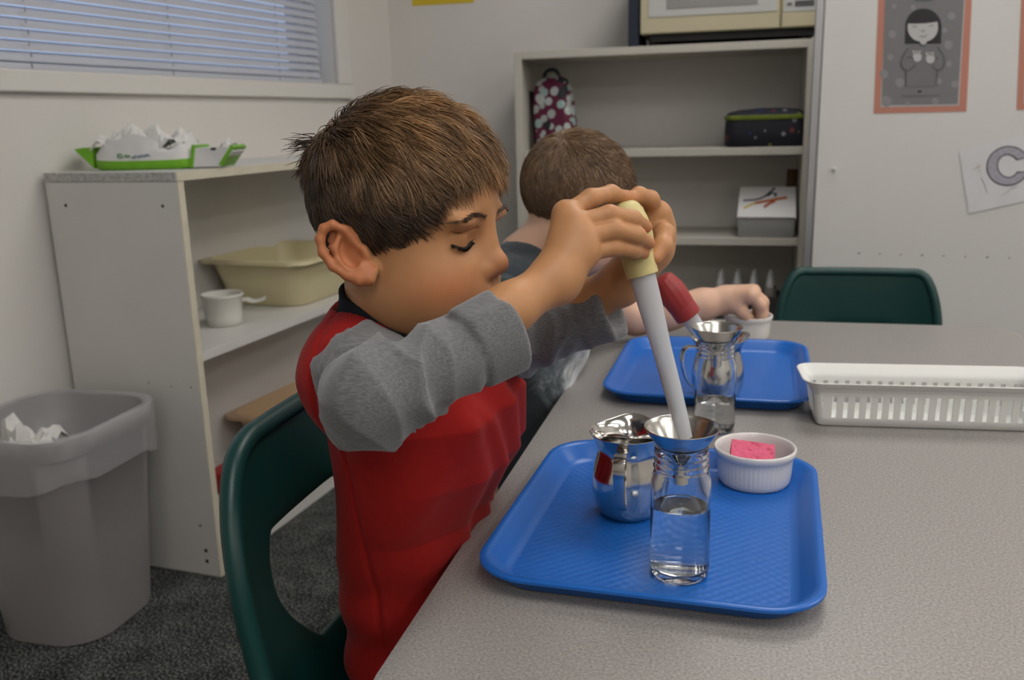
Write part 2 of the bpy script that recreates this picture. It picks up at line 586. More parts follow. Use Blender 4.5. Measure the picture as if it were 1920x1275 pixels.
# ------------------------------------------------------------------ blue serving trays
def tray_material():
    m = mat('blue_plastic', (0.009, 0.112, 0.44), 0.30, spec=.5)
    return m
M_TRAY = tray_material()
def tray_floor_material():
    m = mat('blue_plastic_floor', (0.009, 0.112, 0.44), 0.36, spec=.5)
    nt = m.node_tree
    b = nt.nodes['Principled BSDF']
    tc = nt.nodes.new('ShaderNodeTexCoord')
    sep = nt.nodes.new('ShaderNodeSeparateXYZ')
    nt.links.new(tc.outputs['Object'], sep.inputs[0])
    w = []
    for ax, ph in (('X', 0), ('Y', 1.57)):
        mu = nt.nodes.new('ShaderNodeMath'); mu.operation = 'MULTIPLY'; mu.inputs[1].default_value = 2*PI/.0115
        nt.links.new(sep.outputs[ax], mu.inputs[0])
        si = nt.nodes.new('ShaderNodeMath'); si.operation = 'SINE'
        nt.links.new(mu.outputs[0], si.inputs[0])
        w.append(si)
    pr = nt.nodes.new('ShaderNodeMath'); pr.operation = 'MULTIPLY'
    nt.links.new(w[0].outputs[0], pr.inputs[0]); nt.links.new(w[1].outputs[0], pr.inputs[1])
    bp = nt.nodes.new('ShaderNodeBump')
    bp.inputs['Strength'].default_value = .30
    bp.inputs['Distance'].default_value = .0006
    nt.links.new(pr.outputs[0], bp.inputs['Height'])
    nt.links.new(bp.outputs[0], b.inputs['Normal'])
    return m
M_TRAYF = tray_floor_material()
TRW, TRL = .150, .178
def make_tray(loc, rz, label):
    t = empty('serving_tray', loc, rz)
    tag(t, label, 'tray', 'blue serving trays')
    R = rrect
    rings = [R(TRW-.028, TRL-.028, .030, .0025), R(TRW-.024, TRL-.024, .034, .0032), R(TRW-.019, TRL-.019, .037, .0065), R(TRW-.0095, TRL-.0095, .044, .0185), R(TRW-.006, TRL-.006, .047, .0205), R(TRW-.002, TRL-.002, .050, .0212),
             R(TRW, TRL, .052, .0200), R(TRW, TRL, .052, .0175), R(TRW-.003, TRL-.003, .050, .0170), R(TRW-.0065, TRL-.0065, .047, .0165), R(TRW-.016, TRL-.016, .040, .0035), R(TRW-.021, TRL-.021, .036, .0005), R(TRW-.026, TRL-.026, .032, 0)]
    G().rings(rings, cap0=False, cap1=True).build('tray_rim', M_TRAY, t, smooth=True, angle=50)
    G().rings([R(TRW-.028, TRL-.028, .030, .0005), R(TRW-.028, TRL-.028, .030, .0025)]).build('tray_floor', M_TRAYF, t)
    return t
TR1 = (-.068, .852, TZ)
TR2 = (-.042, 1.408, TZ)
make_tray(TR1, rad(-2.2), 'blue plastic serving tray nearest the camera, in front of the boy')
make_tray(TR2, rad(-1.0), 'blue plastic serving tray farther back on the table')
TF = TZ+.0027      # top of a tray's floor

# ------------------------------------------------------------------ glass jars with water
M_GLASS = mat('clear_glass', (0.97, 0.985, 0.98), 0.0, trans=1.0, ior=1.45)
M_WATER = mat('water', (0.97, 0.985, 1.0), 0.0, trans=1.0, ior=1.333)
JH = .1215
def make_jar(loc, level, label):
    t = empty('glass_jar', loc)
    tag(t, label, 'jar', 'small glass jars')
    o = [(.0005, .0022), (.014, .0016), (.0205, .0), (.0235, .0006), (.0256, .004), (.0262, .009), (.0262, .083), (.0260, .089), (.0248, .0945), (.0232, .0985), (.0226, .1005), (.0240, .1015), (.0242, .1025), (.0226, .1040), (.0224, .1065), (.0236, .1075), (.0237, .1085), (.0224, .1100), (.0224, .1125), (.0234, .1135), (.0234, .1145), (.0226, .1160), (.0230, .1190), (.0229, .1208), (.0220, .1215)]
    i = [(.0208, .1210), (.0204, .1190), (.0203, .100), (.0215, .0955), (.0232, .090), (.0240, .083), (.0241, .011), (.0228, .0075), (.016, .0068), (.0005, .0074)]
    G().lathe(o+i, 64).build('glass_body', M_GLASS, t, smooth=True, angle=180)
    # water touches the inner wall (slightly inside the glass)
    rin = .02415
    w = [(.0005, .00735), (.016, .0067), (.0230, .0074), (rin, .011), (rin, level-.0012), (rin-.0006, level+.0006), (rin-.0022, level-.0002), (.018, level-.0006), (.0005, level-.0007)]
    G().lathe(w, 64).build('water', M_WATER, t, smooth=True, angle=180)
    return t
J1 = (-.0455, .752, TF)
J2 = (-.0285, 1.155, TZ)
make_jar(J1, .066, 'clear glass jar half full of water on the near blue tray')
make_jar(J2, .040, 'clear glass jar with little water in front of the far blue tray')

# ------------------------------------------------------------------ steel funnels resting in the jars
M_STL = mat('stainless_steel', (0.62, 0.60, 0.57), 0.13, metal=1.0)
M_STLB = mat('brushed_stainless', (0.52, 0.50, 0.46), 0.24, metal=1.0)
def make_funnel(loc, label, s=1.0):
    t = empty('steel_funnel', loc)
    tag(t, label, 'funnel', 'small steel funnels')
    out = [(.0050, -.0345), (.0068, -.0345), (.0072, -.020), (.0085, -.0145), (.0155, -.0065), (.0210, .0000), (.0262, .0070), (.0305, .0135), (.0318, .0160), (.0324, .0168)]
    inn = [(.0322, .0176), (.0312, .0172), (.0296, .0140), (.0252, .0072), (.0200, .0006), (.0147, -.0057), (.0078, -.0136), (.0062, -.020), (.0058, -.0340)]
    G().lathe([(r*s, z) for r, z in out], 64, cap0=False, cap1=False).build('outer_cone', M_STL, t, smooth=True, angle=60)
    G().lathe([(r*s, z) for r, z in out[-1:]+inn+out[:1]], 64, cap0=False, cap1=False).build('bowl', M_STLB, t, smooth=True, angle=60)
    return t
make_funnel((J1[0], J1[1], J1[2]+JH-.0008), 'steel funnel seated in the near jar under the yellow bulb baster')
make_funnel((J2[0], J2[1], J2[2]+JH-.0008), 'steel funnel seated in the far jar by the red bulb baster')

# ------------------------------------------------------------------ steel bell pitchers
def make_pitcher(loc, rz, label):
    t = empty('steel_pitcher', loc, rz)      # local +x = spout, -x = handle
    tag(t, label, 'pitcher', 'small steel pitchers')
    out = [(.0005, .0010), (.021, .0010), (.0255, .0), (.0285, .0020), (.0330, .0100), (.0362, .0220), (.0372, .0340), (.0364, .0450), (.0340, .0560), (.0318, .0640), (.0312, .0700), (.0325, .0760), (.0350, .0820), (.0378, .0870), (.0388, .0884)]
    inn = [(.0386, .0890), (.0374, .0884), (.0344, .0828), (.0318, .0765), (.0304, .0700), (.0310, .0640), (.0332, .0560), (.0356, .0450), (.0364, .0340), (.0354, .0220), (.0322, .0105), (.0280, .0030), (.0005, .0026)]
    prof = out+inn
    n = 72
    rr = []
    for (r, z) in prof:
        ring = []
        for k in range(n):
            a = 2*PI*k/n
            d = math.atan2(math.sin(a), math.cos(a))
            lip = max(0, (z-.066)/.023)
            q = r+.0085*lip**1.5*math.exp(-(d/.42)**2)
            zz = z+.0035*lip**2*math.exp(-(d/.5)**2)
            ring.append(Vector((q*math.cos(a), q*math.sin(a), zz)))
        rr.append(ring)
    G().rings(rr).build('pitcher_body', M_STL, t, smooth=True, angle=60)
    # strap handle: flat band from under the rim, out and down to the belly
    pth = spline([(-.0330, 0, .0780), (-.0440, 0, .0800), (-.0530, 0, .0760), (-.0560, 0, .0640), (-.0545, 0, .0480), (-.0490, 0, .0320), (-.0415, 0, .0215), (-.0362, 0, .0195)], 6)
    rr = []
    for i, p in enumerate(pth):
        a = Vector(pth[max(i-1, 0)])
        b = Vector(pth[min(i+1, len(pth)-1)])
        tn = (b-a).normalized()
        nn = Vector((tn.z, 0, -tn.x))
        wd = .0062*(1-.25*i/len(pth))
        c = Vector(p)
        rr.append([c+Vector((0, -wd, 0))+nn*.0008, c+nn*.0014, c+Vector((0, wd, 0))+nn*.0008, c+Vector((0, wd, 0))-nn*.0004, c-nn*.0002, c+Vector((0, -wd, 0))-nn*.0004])
    G().rings(rr).build('handle', M_STL, t, smooth=True, angle=50)
    G().lathe([(.0285, .0), (.0285, .0004), (.0005, .0006)], 40, (0, 0, .030), cap0=True).build('water', M_WATER, t, smooth=True)
    return t
P1 = (-.1065, .872, TF)
P2 = (-.0290, 1.290, TF)
make_pitcher(P1, rad(88), 'shiny steel bell pitcher on the near blue tray')
make_pitcher(P2, rad(28), 'shiny steel bell pitcher on the far blue tray behind the glass jar')

# ------------------------------------------------------------------ white ramekins and the sponge
M_CERA = mat('white_ceramic', (0.62, 0.60, 0.585), 0.22, coat=.3)
def make_ramekin(loc, label, s=1.0, hs=1.0):
    t = empty('ramekin', loc)
    tag(t, label, 'ramekin', 'white ramekins')
    out = [(.0005, .0014), (.030, .0014), (.0345, .0), (.0370, .0012), (.0388, .006), (.0398, .014), (.0405, .024), (.0409, .0300), (.0414, .0312), (.0424, .0335), (.0438, .0352), (.0444, .0385), (.0444, .0408), (.0436, .0420)]
    inn = [(.0420, .0420), (.0408, .0405), (.0392, .0340), (.0378, .0200), (.0366, .0090), (.0330, .0052), (.0005, .0048)]
    fl = range(4, 9)
    def mod(a, i):
        return 1+(.010*abs(math.cos(a*26)) - .006 if i in fl else 0)
    G().lathe([(r*s, z*hs) for r, z in out+inn], 208, mod=mod).build('bowl', M_CERA, t, smooth=True, angle=60)
    return t
R1 = (.0205, .980, TF)
make_ramekin(R1, 'white fluted ramekin holding the pink sponge on the near blue tray')
R2 = (.014, 1.678, TZ)
make_ramekin(R2, 'white ramekin under the hand of the boy at the back', .98, 1.06)
# pink cellulose sponge: pitted block
def make_sponge():
    random.seed(11)
    lx, ly, lz = .047, .030, .019
    bm = bmesh.new()
    bmesh.ops.create_cube(bm, size=1)
    bmesh.ops.subdivide_edges(bm, edges=bm.edges, cuts=23, use_grid_fill=True)
    pits = []
    for k in range(110):
        ax = random.choice((0, 1, 1, 2, 2))
        p = [random.uniform(-.5, .5) for _ in range(3)]
        p[ax] = random.choice((-.5, .5))
        pits.append((Vector((p[0]*lx, p[1]*ly, p[2]*lz)), random.choice((.0008, .0011, .0015, .0022))))
    for v in bm.verts:
        p = Vector((v.co.x*lx, v.co.y*ly, v.co.z*lz))
        n = Vector((v.co.x if abs(v.co.x) > .499 else 0, v.co.y if abs(v.co.y) > .499 else 0, v.co.z if abs(v.co.z) > .499 else 0)).normalized()
        d = 0
        for c, r in pits:
            q = (p-c).length
            if q < r:
                d = max(d, r*1.2*(1-(q/r)**2))
        v.co = p - n*(d+random.uniform(0, .00035))
    me = bpy.data.meshes.new('pink_sponge')
    bm.to_mesh(me)
    bm.free()
    o = link('pink_sponge', me, mat('pink_sponge', (0.62, 0.105, 0.185), .85, noise=(260, .16), bump=(900, .5, .0008)), None, smooth=True, angle=40)
    o.location = (R1[0]-.003, R1[1]-.001, R1[2]+.0286)
    o.rotation_euler = (rad(24), rad(5), rad(2))
    return tag(o, 'bright pink cellulose sponge lying in the near ramekin', 'sponge')
make_sponge()

# ------------------------------------------------------------------ basters
def axis_matrix(tip, top):
    tip, top = Vector(tip), Vector(top)
    z = (top-tip).normalized()
    x = Vector((0, 0, 1)).cross(z).normalized()
    y = z.cross(x)
    M = Matrix(((x.x, y.x, z.x, tip.x), (x.y, y.y, z.y, tip.y), (x.z, y.z, z.z, tip.z), (0, 0, 0, 1)))
    return M, (top-tip).length
M_TUBE = mat('frosted_plastic', (0.82, 0.83, 0.85), .28, trans=.62, ior=1.22)
M_TUBEW = mat('baster_water', (0.93, 0.95, 0.97), .15, trans=.75, ior=1.3)
def make_baster(name_col, tip, top, m_bulb, label, bulb_len, collar_r, bulb_r, top_r, tube_top_r, tip_r, water=True, ribs=0):
    M, L = axis_matrix(tip, top)
    t = empty('bulb_baster')
    t.matrix_world = M
    tag(t, label, 'baster', 'bulb basters')
    zb = L-bulb_len
    o = [(tip_r, 0), (tip_r*1.12, .012), (tip_r*1.3, zb*.30), (tube_top_r*.74, zb*.55), (tube_top_r*.93, zb*.82), (tube_top_r, zb+.004)]
    i = [(r-.0009, z) for r, z in reversed(o)]
    G().lathe(o+i, 40, cap0=False, cap1=False, loop=True).build('tube', M_TUBE, t, smooth=True, angle=60)
    if water:
        h = zb*.42
        rr = tip_r*1.3-.0012+(tube_top_r*.74-tip_r*1.3)*(h-zb*.3)/(zb*.25)
        G().lathe([(tip_r-.0013, .001), (tip_r*1.3-.0012, zb*.30), (rr, h), (rr*.5, h-.0005)], 32).build('water', M_TUBEW, t, smooth=True, angle=60)
    B = bulb_len
    pr = [(collar_r*.80, zb), (collar_r*.97, zb-.0004), (collar_r, zb+.0015), (collar_r, zb+.016*B/.065), (collar_r*1.02, zb+.018*B/.065), (bulb_r*.96, zb+B*.40), (bulb_r, zb+B*.55), (bulb_r*.96, zb+B*.70), (bulb_r*.84, zb+B*.84), (top_r*1.18, zb+B*.93), (top_r*.75, zb+B*.985), (.0005, zb+B)]
    pr = [(max(a, .0003), b) for a, b in spline([(r, z) for r, z in pr], 4)]
    mod = (lambda a, k: 1+(.012*math.cos(a*ribs) if k > 14 else 0)) if ribs else None
    G().lathe(pr, 72 if ribs else 48, cap0=False, mod=mod).build('rubber_bulb', m_bulb, t, smooth=True, angle=60)
    return t
M_CREAMB = mat('cream_rubber', (0.58, 0.49, 0.215), .42, noise=(30, .05))
M_REDB = mat('red_rubber', (0.30, 0.030, 0.030), .45, noise=(40, .1))
BT1_TIP = (-.0425, .7540, J1[2]+JH+.0055)
BT1_TOP = (-.0994, .7701, .9312)
make_baster('cream', BT1_TIP, BT1_TOP, M_CREAMB, 'clear bulb baster with cream rubber bulb held in both hands', .0640, .0138, .0176, .0105, .0112, .0060)
BT2_TIP = (-.012, 1.300, TF+.033)
BT2_TOP = (-.111, 1.272, .7815)
make_baster('red', BT2_TIP, BT2_TOP, M_REDB, 'bulb baster with red rubber bulb leaning in the far pitcher', .0700, .0190, .0208, .0132, .0125, .0060, water=False, ribs=14)

# ------------------------------------------------------------------ white slotted basket
M_BASK = mat('white_plastic', (0.66, 0.66, 0.635), .38)
def make_basket(loc, rz):
    t = empty('slotted_basket', loc, rz)    # local x = along the long side, y = depth
    tag(t, 'white plastic slotted basket on the table at the right', 'basket')
    L, D, H = .142, .040, .062              # half length, half depth, height
    def wall_pt(u, v):                       # helper: half sizes at height fraction v (slight flare)
        return L-.008+.008*v, D-.006+.006*v
    th = .0022
    zb, zs0, zs1 = .0, .0125, .0430
    # base tray up to the slots
    def ring(h, o_, r=.010):
        a, b = wall_pt(0, h/H)
        return rrect(a-o_, b-o_, r, h, 6)
    G().rings([ring(0.0005, .003), ring(.002, .0008), ring(zs0, 0), ring(zs0, th), ring(.004, th+.001), ring(.0025, .005)]).build('base', M_BASK, t, smooth=True, angle=50)
    # rim band above the slots with a flared lip
    def rr2(h, o_, r=.012):
        a, b = wall_pt(0, h/H)
        return rrect(a+o_, b+o_, r+max(o_, 0), h, 6)
    G().rings([rr2(zs1, 0), rr2(.048, .0), rr2(.049, .0012), rr2(.0525, .0015), rr2(.0535, .004), rr2(.0615, .0105), rr2(.0625, .0115), rr2(.0635, .0105), rr2(.0625, .0090), rr2(.0540, .0015), rr2(.0515, -.0015), rr2(.048, -th), rr2(zs1, -th)], loop=True).build('rim', M_BASK, t, smooth=True, angle=45)
    n = 17
    def slat(x0, x1, y, dirx=True, s=1):
        g = G()
        for_ = []
        for h in (zs0-.0005, zs1+.0005):
            a, b = wall_pt(0, h/H)
            if dirx:
                ya, yb = s*(b), s*(b-th)
                for_.append([Vector((x0, ya, h)), Vector((x1, ya, h)), Vector((x1, yb, h)), Vector((x0, yb, h))])
            else:
                xa, xb = s*(a), s*(a-th)
                for_.append([Vector((xa, x0, h)), Vector((xa, x1, h)), Vector((xb, x1, h)), Vector((xb, x0, h))])
        g.rings(for_)
        return g.build('slat', M_BASK, t)
    span = L-.022
    pitch = 2*span/n
    for s in (-1, 1):
        for k in range(n+1):
            x = -span+k*pitch
            w = pitch*.58/2
            if k in (0, n):
                slat(-L+.0155 if k == 0 else x-w, x+w if k == 0 else L-.0155, 0, True, s)
            else:
                slat(x-w, x+w, 0, True, s)
        for k in range(4):
            y = -.024+k*.016
            slat(y-.0045, y+.0045, 0, False, s)
        for q in (-1, 1):
            # rounded corner posts
            pts = []
            for h in (zs0-.0005, zs1+.0005):
                a, b = wall_pt(0, h/H)
                ro = .010
                cx, cy = s*(a-ro), q*(b-ro)
                ringp = []
                for kk in range(7):
                    an = rad(15*kk)
                    ringp.append(Vector((cx+s*ro*math.cos(an), cy+q*ro*math.sin(an), h)))
                for kk in range(6, -1, -1):
                    an = rad(15*kk)
                    ringp.append(Vector((cx+s*(ro-th)*math.cos(an), cy+q*(ro-th)*math.sin(an), h)))
                pts.append(ringp)
            G().rings(pts).build('corner_post', M_BASK, t, smooth=True, angle=40)
    return t
make_basket((.232, 1.236, TZ), rad(4.5))
# ------------------------------------------------------------------ waste basket by the shelf unit
M_BIN = mat('grey_bin_plastic', (0.225, 0.207, 0.21), .42, noise=(9, .05), bump=(30, .05, .002))
def make_bin():
    t = empty('waste_basket', (-1.345, 1.463, 0))
    tag(t, 'grey plastic waste basket with clear liner beside the shelf unit', 'bin')
    H = .445
    R = lambda h, o=0: rrect(.122+.026*h/H+o, .126+.030*h/H+o, .085, h, 10)
    G().rings([R(0, -.008), R(.004, 0), R(.05), R(.2), R(.4), R(.405, .006), R(H-.006, .008), R(H, .004), R(H-.004, -.002), R(.39, -.004), R(.05, -.004), R(.008, -.006)]).build('bin_body', M_BIN, t, smooth=True, angle=50)
    # liner: goes over the rim, hangs down outside unevenly, sags inside
    m = bpy.data.materials.new('clear_liner')
    m.use_nodes = True
    nt = m.node_tree
    b = nt.nodes['Principled BSDF']
    b.inputs['Base Color'].default_value = (.62, .61, .62, 1)
    b.inputs['Roughness'].default_value = .22
    b.inputs['Alpha'].default_value = .32
    rng = random.Random(5)
    rr = []
    n = 4*11
    ph = [rng.uniform(0, 6.28) for _ in range(6)]
    def lring(h, o, amp, drop=0.0, k=0):
        pts = R(min(h, H), o)
        out = []
        for j, p in enumerate(pts):
            a = 2*PI*j/n
            w = amp*(math.sin(7*a+ph[0]+k)+.7*math.sin(13*a+ph[1]+2*k)+.5*math.sin(23*a+ph[2]+3*k))
            d = drop*(.5+.5*math.sin(2*a+ph[3]))
            q = Vector((p.x, p.y, 0)).normalized()
            out.append(Vector((p.x, p.y, h-d))+q*w)
        return out
    G().rings([lring(H-.085, .0125, .0030, .030, 0), lring(H-.070, .0130, .0024, .026, 1), lring(H-.045, .0120, .0020, .012, 2), lring(H-.02, .0125, .0010, 0, 3), lring(H+.001, .0105, .0003), lring(H+.004, .005, .0003), lring(H+.001, -.0055, .0006), lring(H-.03, -.008, .0022, 0, 4), lring(H-.075, -.014, .004, 0, 5), lring(H-.105, -.035, .007, 0, 6), lring(H-.115, -.08, .006, 0, 7)], cap0=False).build('liner', m, t, smooth=True, angle=60)
make_bin()
def crumpled(name, c, size, m, seed, label=None, cat=None, parent=None, nx=12, ny=10, amp=.3, rx=0.0, rz=0.0):
    """a creased sheet folded over itself"""
    rng = random.Random(seed)
    ph = [rng.uniform(0, 6.28) for _ in range(8)]
    vs, fs = [], []
    for side in (0, 1):
        for i in range(nx+1):
            for j in range(ny+1):
                u, v = i/nx-.5, j/ny-.5
                h = size[2]*(.55*abs(math.sin(6*u+ph[0]+2*v))+.45*abs(math.sin(7*v+ph[1]-3*u))+.25*abs(math.sin(11*(u+v)+ph[2])))*(1-1.5*(u*u+v*v))
                vs.append((size[0]*(u+.06*math.sin(9*v+ph[3])), size[1]*(v+.07*math.sin(8*u+ph[4])), max(h, 0)+.0012*side))
    w = ny+1
    o2 = (nx+1)*w
    for i in range(nx):
        for j in range(ny):
            a = i*w+j
            fs.append((a, a+w, a+w+1, a+1))
            fs.append((o2+a, o2+a+1, o2+a+w+1, o2+a+w))
    for i in range(nx):
        for j in (0, ny):
            a, b = i*w+j, (i+1)*w+j
            fs.append((a, b, o2+b, o2+a))
    for j in range(ny):
        for i in (0, nx):
            a, b = i*w+j, i*w+j+1
            fs.append((a, b, o2+b, o2+a))
    o = G().add(vs, fs).build(name, m, parent, smooth=False)
    o.location = c
    o.rotation_euler = (rx, 0, rz)
    if label:
        tag(o, label, cat)
    return o
M_TISSUE = mat('white_tissue', (.66, .65, .62), .9, noise=(40, .04))
crumpled('crumpled_tissue', (-1.405, 1.435, .333), (.13, .14, .105), M_TISSUE, 3, 'crumpled off-white tissue in the waste basket', 'tissue', rx=rad(8), rz=.4)

# ------------------------------------------------------------------ things in and on the shelf unit (positions given in the unit's own axes)
SM = Matrix.Translation((-1.135, 1.665, 0)) @ Matrix.Rotation(-CA, 4, 'Z')
def in_shelf(o, x, y, z, rz=0):
    p = SM @ Vector((x, y, z))
    o.location = p
    o.rotation_euler = (0, 0, rz-CA)
    return o
def make_basin(name, m, hx, hy, H, label, wave=.010):
    t = empty(name)
    tag(t, label, 'basin', 'plastic basins')
    th = .0028
    def R(f, o=0, z=None, wv=0):
        zz = H*f if z is None else z
        pts = rrect(hx*(.80+.20*f)+o, hy*(.80+.20*f)+o, .055, zz, 10)
        out = []
        for p in pts:
            q = p.copy()
            if wv:
                e = math.exp(-(p.y/(hy*.30))**2)*(1 if abs(p.x) > hx*.5 else 0)+math.exp(-(p.x/(hx*.34))**2)*(1 if abs(p.y) > hy*.5 else 0)
                q.z -= wv*min(e, 1)
            out.append(q)
        return out
    G().rings([R(0, -.004), R(0.03), R(.5), R(.93, 0, None, wave*.8), R(1.0, .001, None, wave), R(1.0, .018, H*1.0-.001, wave), R(1.0, .020, H-.007, wave), R(1.0, .022, H-.007, wave), R(1.0, .021, H+.002, wave), R(1.0, .0, H+.003, wave), R(.93, -th, None, wave*.8), R(.5, -th), R(.05, -th), R(.04, -.02)]).build('basin_body', m, t, smooth=True, angle=50)
    return t
M_CREAMP = mat('cream_plastic', (0.63, 0.56, 0.34), .38, sss=.1, sssr=(1, .8, .4))
M_PEACH = mat('peach_plastic', (0.60, 0.42, 0.255), .40, sss=.1, sssr=(1, .6, .3))
in_shelf(make_basin('dish_basin', M_CREAMP, .150, .195, .128, 'cream plastic dish basin on the middle shelf'), -.178, .665, .5255)
in_shelf(make_basin('dish_basin', M_PEACH, .145, .185, .125, 'peach plastic dish basin on the bottom shelf'), -.178, .690, .0755)
o = crumpled('white_cloth', (0, 0, 0), (.15, .16, .10), mat('white_cloth', (.62, .58, .56), .95), 9, 'white crumpled cloth lying in the peach basin', 'cloth', nx=10, ny=10)
in_shelf(o, -.165, .66, .082)
o.rotation_euler = (0, 0, .5)
o = G().rings([rrect(.07, .10, .02, 0), rrect(.074, .104, .022, .006), rrect(.075, .105, .022, .050), rrect(.071, .101, .02, .056)]).build('red_box', mat('red_plastic', (.32, .015, .015), .45), smooth=True, angle=40)
tag(in_shelf(o, -.150, .36, .0755), 'red low box on the bottom shelf behind the green chair', 'box')
# small white saucepan with a hooked handle
def make_pan():
    t = empty('toy_saucepan')
    tag(t, 'small white saucepan with a side grip on the middle shelf', 'pan')
    m = mat('white_pan_plastic', (.60, .59, .54), .4)
    G().lathe([(.0005, .001), (.040, 0), (.0435, .003), (.045, .02), (.0475, .068), (.0505, .071), (.0515, .0755), (.050, .078), (.0465, .0760), (.0455, .068), (.043, .02), (.040, .006), (.0005, .005)], 56).build('pan_body', m, t, smooth=True, angle=45)
    pth = [(-.048, 0, .060), (-.060, 0, .061), (-.072, 0, .056), (-.086, 0, .057), (-.104, 0, .062)]
    rr = []
    for p in spline(pth, 5):
        x, y, z = p
        rr.append([Vector((x, -.011, z+.003)), Vector((x, .011, z+.003)), Vector((x, .012, z-.003)), Vector((x, -.012, z-.003))])
    G().rings(rr).build('grip', m, t, smooth=True, angle=50)
    return t
o = in_shelf(make_pan(), -.135, .285, .5255, rad(205))

# ---- opened pack of wipes on top
def make_wipes():
    t = empty('wipes_pack')
    tag(t, 'opened green and white pack of wipes on the shelf unit', 'wipes')
    m_w = mat('white_film', (.66, .65, .64), .35, noise=(25, .05), bump=(60, .4, .003))
    m_g = mat('green_film', (.16, .42, .02), .35, noise=(30, .12))
    L, D = .118, .050
    rng = random.Random(2)
    # white bag with ragged open top
    n = 40
    rr = []
    for (h, s, rag) in ((.018, 1.0, 0), (.034, .99, .0), (.047, .92, .004), (.060, .80, .013)):
        ring = []
        for k in range(n):
            a = 2*PI*k/n
            x = L*s*math.copysign(abs(math.cos(a))**.6, math.cos(a))
            y = D*s*math.copysign(abs(math.sin(a))**.6, math.sin(a))
            ring.append(Vector((x, y, h+rag*math.sin(3*a+1)+rag*.7*math.sin(7*a))))
        rr.append(ring)
    inner = [[Vector((p.x*.96, p.y*.94, p.z-.001)) for p in r] for r in reversed(rr)]
    G().rings(rr+inner, cap0=False, cap1=False, loop=True).build('bag', m_w, t, smooth=True, angle=60)
    rr = []
    for (h, s) in ((0.0, .93), (.003, .99), (.012, 1.008), (.0195, 1.006)):
        rr.append([Vector((L*s*math.copysign(abs(math.cos(2*PI*k/n))**.6, math.cos(2*PI*k/n)), D*s*math.copysign(abs(math.sin(2*PI*k/n))**.6, math.sin(2*PI*k/n)), h+(.004*math.cos(2*PI*k/n)**2 if h > .01 else 0))) for k in range(n)])
    G().rings(rr).build('green_base', m_g, t, smooth=True, angle=50)
    # sealed green end at the left, open flap with a green border at the right
    G().prism([(-.118, .004), (-.160, .047), (-.140, .050), (-.116, .050)], -.030, .030, Matrix.Rotation(PI/2, 4, 'X')).build('end_seal', m_g, t)
    fl = G()
    fl.prism([(.112, .002), (.176, .005), (.206, .034), (.206, .044), (.122, .044)], -.036, .036, Matrix.Rotation(PI/2, 4, 'X'))
    f = fl.build('flap', m_w, t)
    for (a, b) in (((.110, .002), (.120, .050)), ((.176, .005), (.208, .046))):
        g = G()
        dx, dz = b[0]-a[0], b[1]-a[1]
        l_ = math.hypot(dx, dz)
        nx, nz = -dz/l_*.004, dx/l_*.004
        g.prism([(a[0]-nx, a[1]-nz), (a[0]+nx, a[1]+nz), (b[0]+nx, b[1]+nz), (b[0]-nx, b[1]-nz)], -.0375, .0375, Matrix.Rotation(PI/2, 4, 'X'))
        g.build('flap_border', m_g, f)
    G().box((.164, -.0366, .041), (.011, .001, .005)).build('flap_mark', M_DARK, f)
    # wipes pulled up out of the bag
    for k, (x, y, s, h, q) in enumerate(((-.075, -.01, .075, .045, 1), (-.015, .0, .11, .062, 2), (.065, .0, .085, .045, 7), (.185, .0, .03, .020, 4))):
        o = crumpled('wipe', (x, y, .036 if k < 3 else .040), (s, .06 if k < 3 else .03, h), M_TISSUE, 20+q, parent=t, nx=8, ny=7, rz=.3*k)
    # faint print on the front: green and blue blurred lettering strokes
    pg = mat('print_green', (.12, .28, .10), .6)
    pb = mat('print_blue', (.13, .22, .30), .6)
    def stroke(x, z, w, h, m):
        G().box((x, -D*.995-.0012, z), (w, .0012, h)).build('print_mark', m, t)
    for x, z, w, h in ((-.048, .031, .003, .009), (-.043, .0345, .008, .0025), (-.043, .0275, .008, .0025), (-.038, .029, .003, .005), (-.031, .030, .003, .006), (-.027, .0315, .006, .002), (-.027, .0275, .006, .002), (-.023, .0295, .003, .005)):
        stroke(x, z, w, h, pg)
    for i, x in enumerate((-.016, -.010, -.003, .003, .009, .015, .021)):
        stroke(x, .0275+.0006*i, .0026, .0065 if i % 2 else .0045, pb)
        stroke(x+.0025, .0258+.0006*i+.003*(i % 2), .004, .0018, pb)
    return t
in_shelf(make_wipes(), -.175, .135, .9155, rad(14))

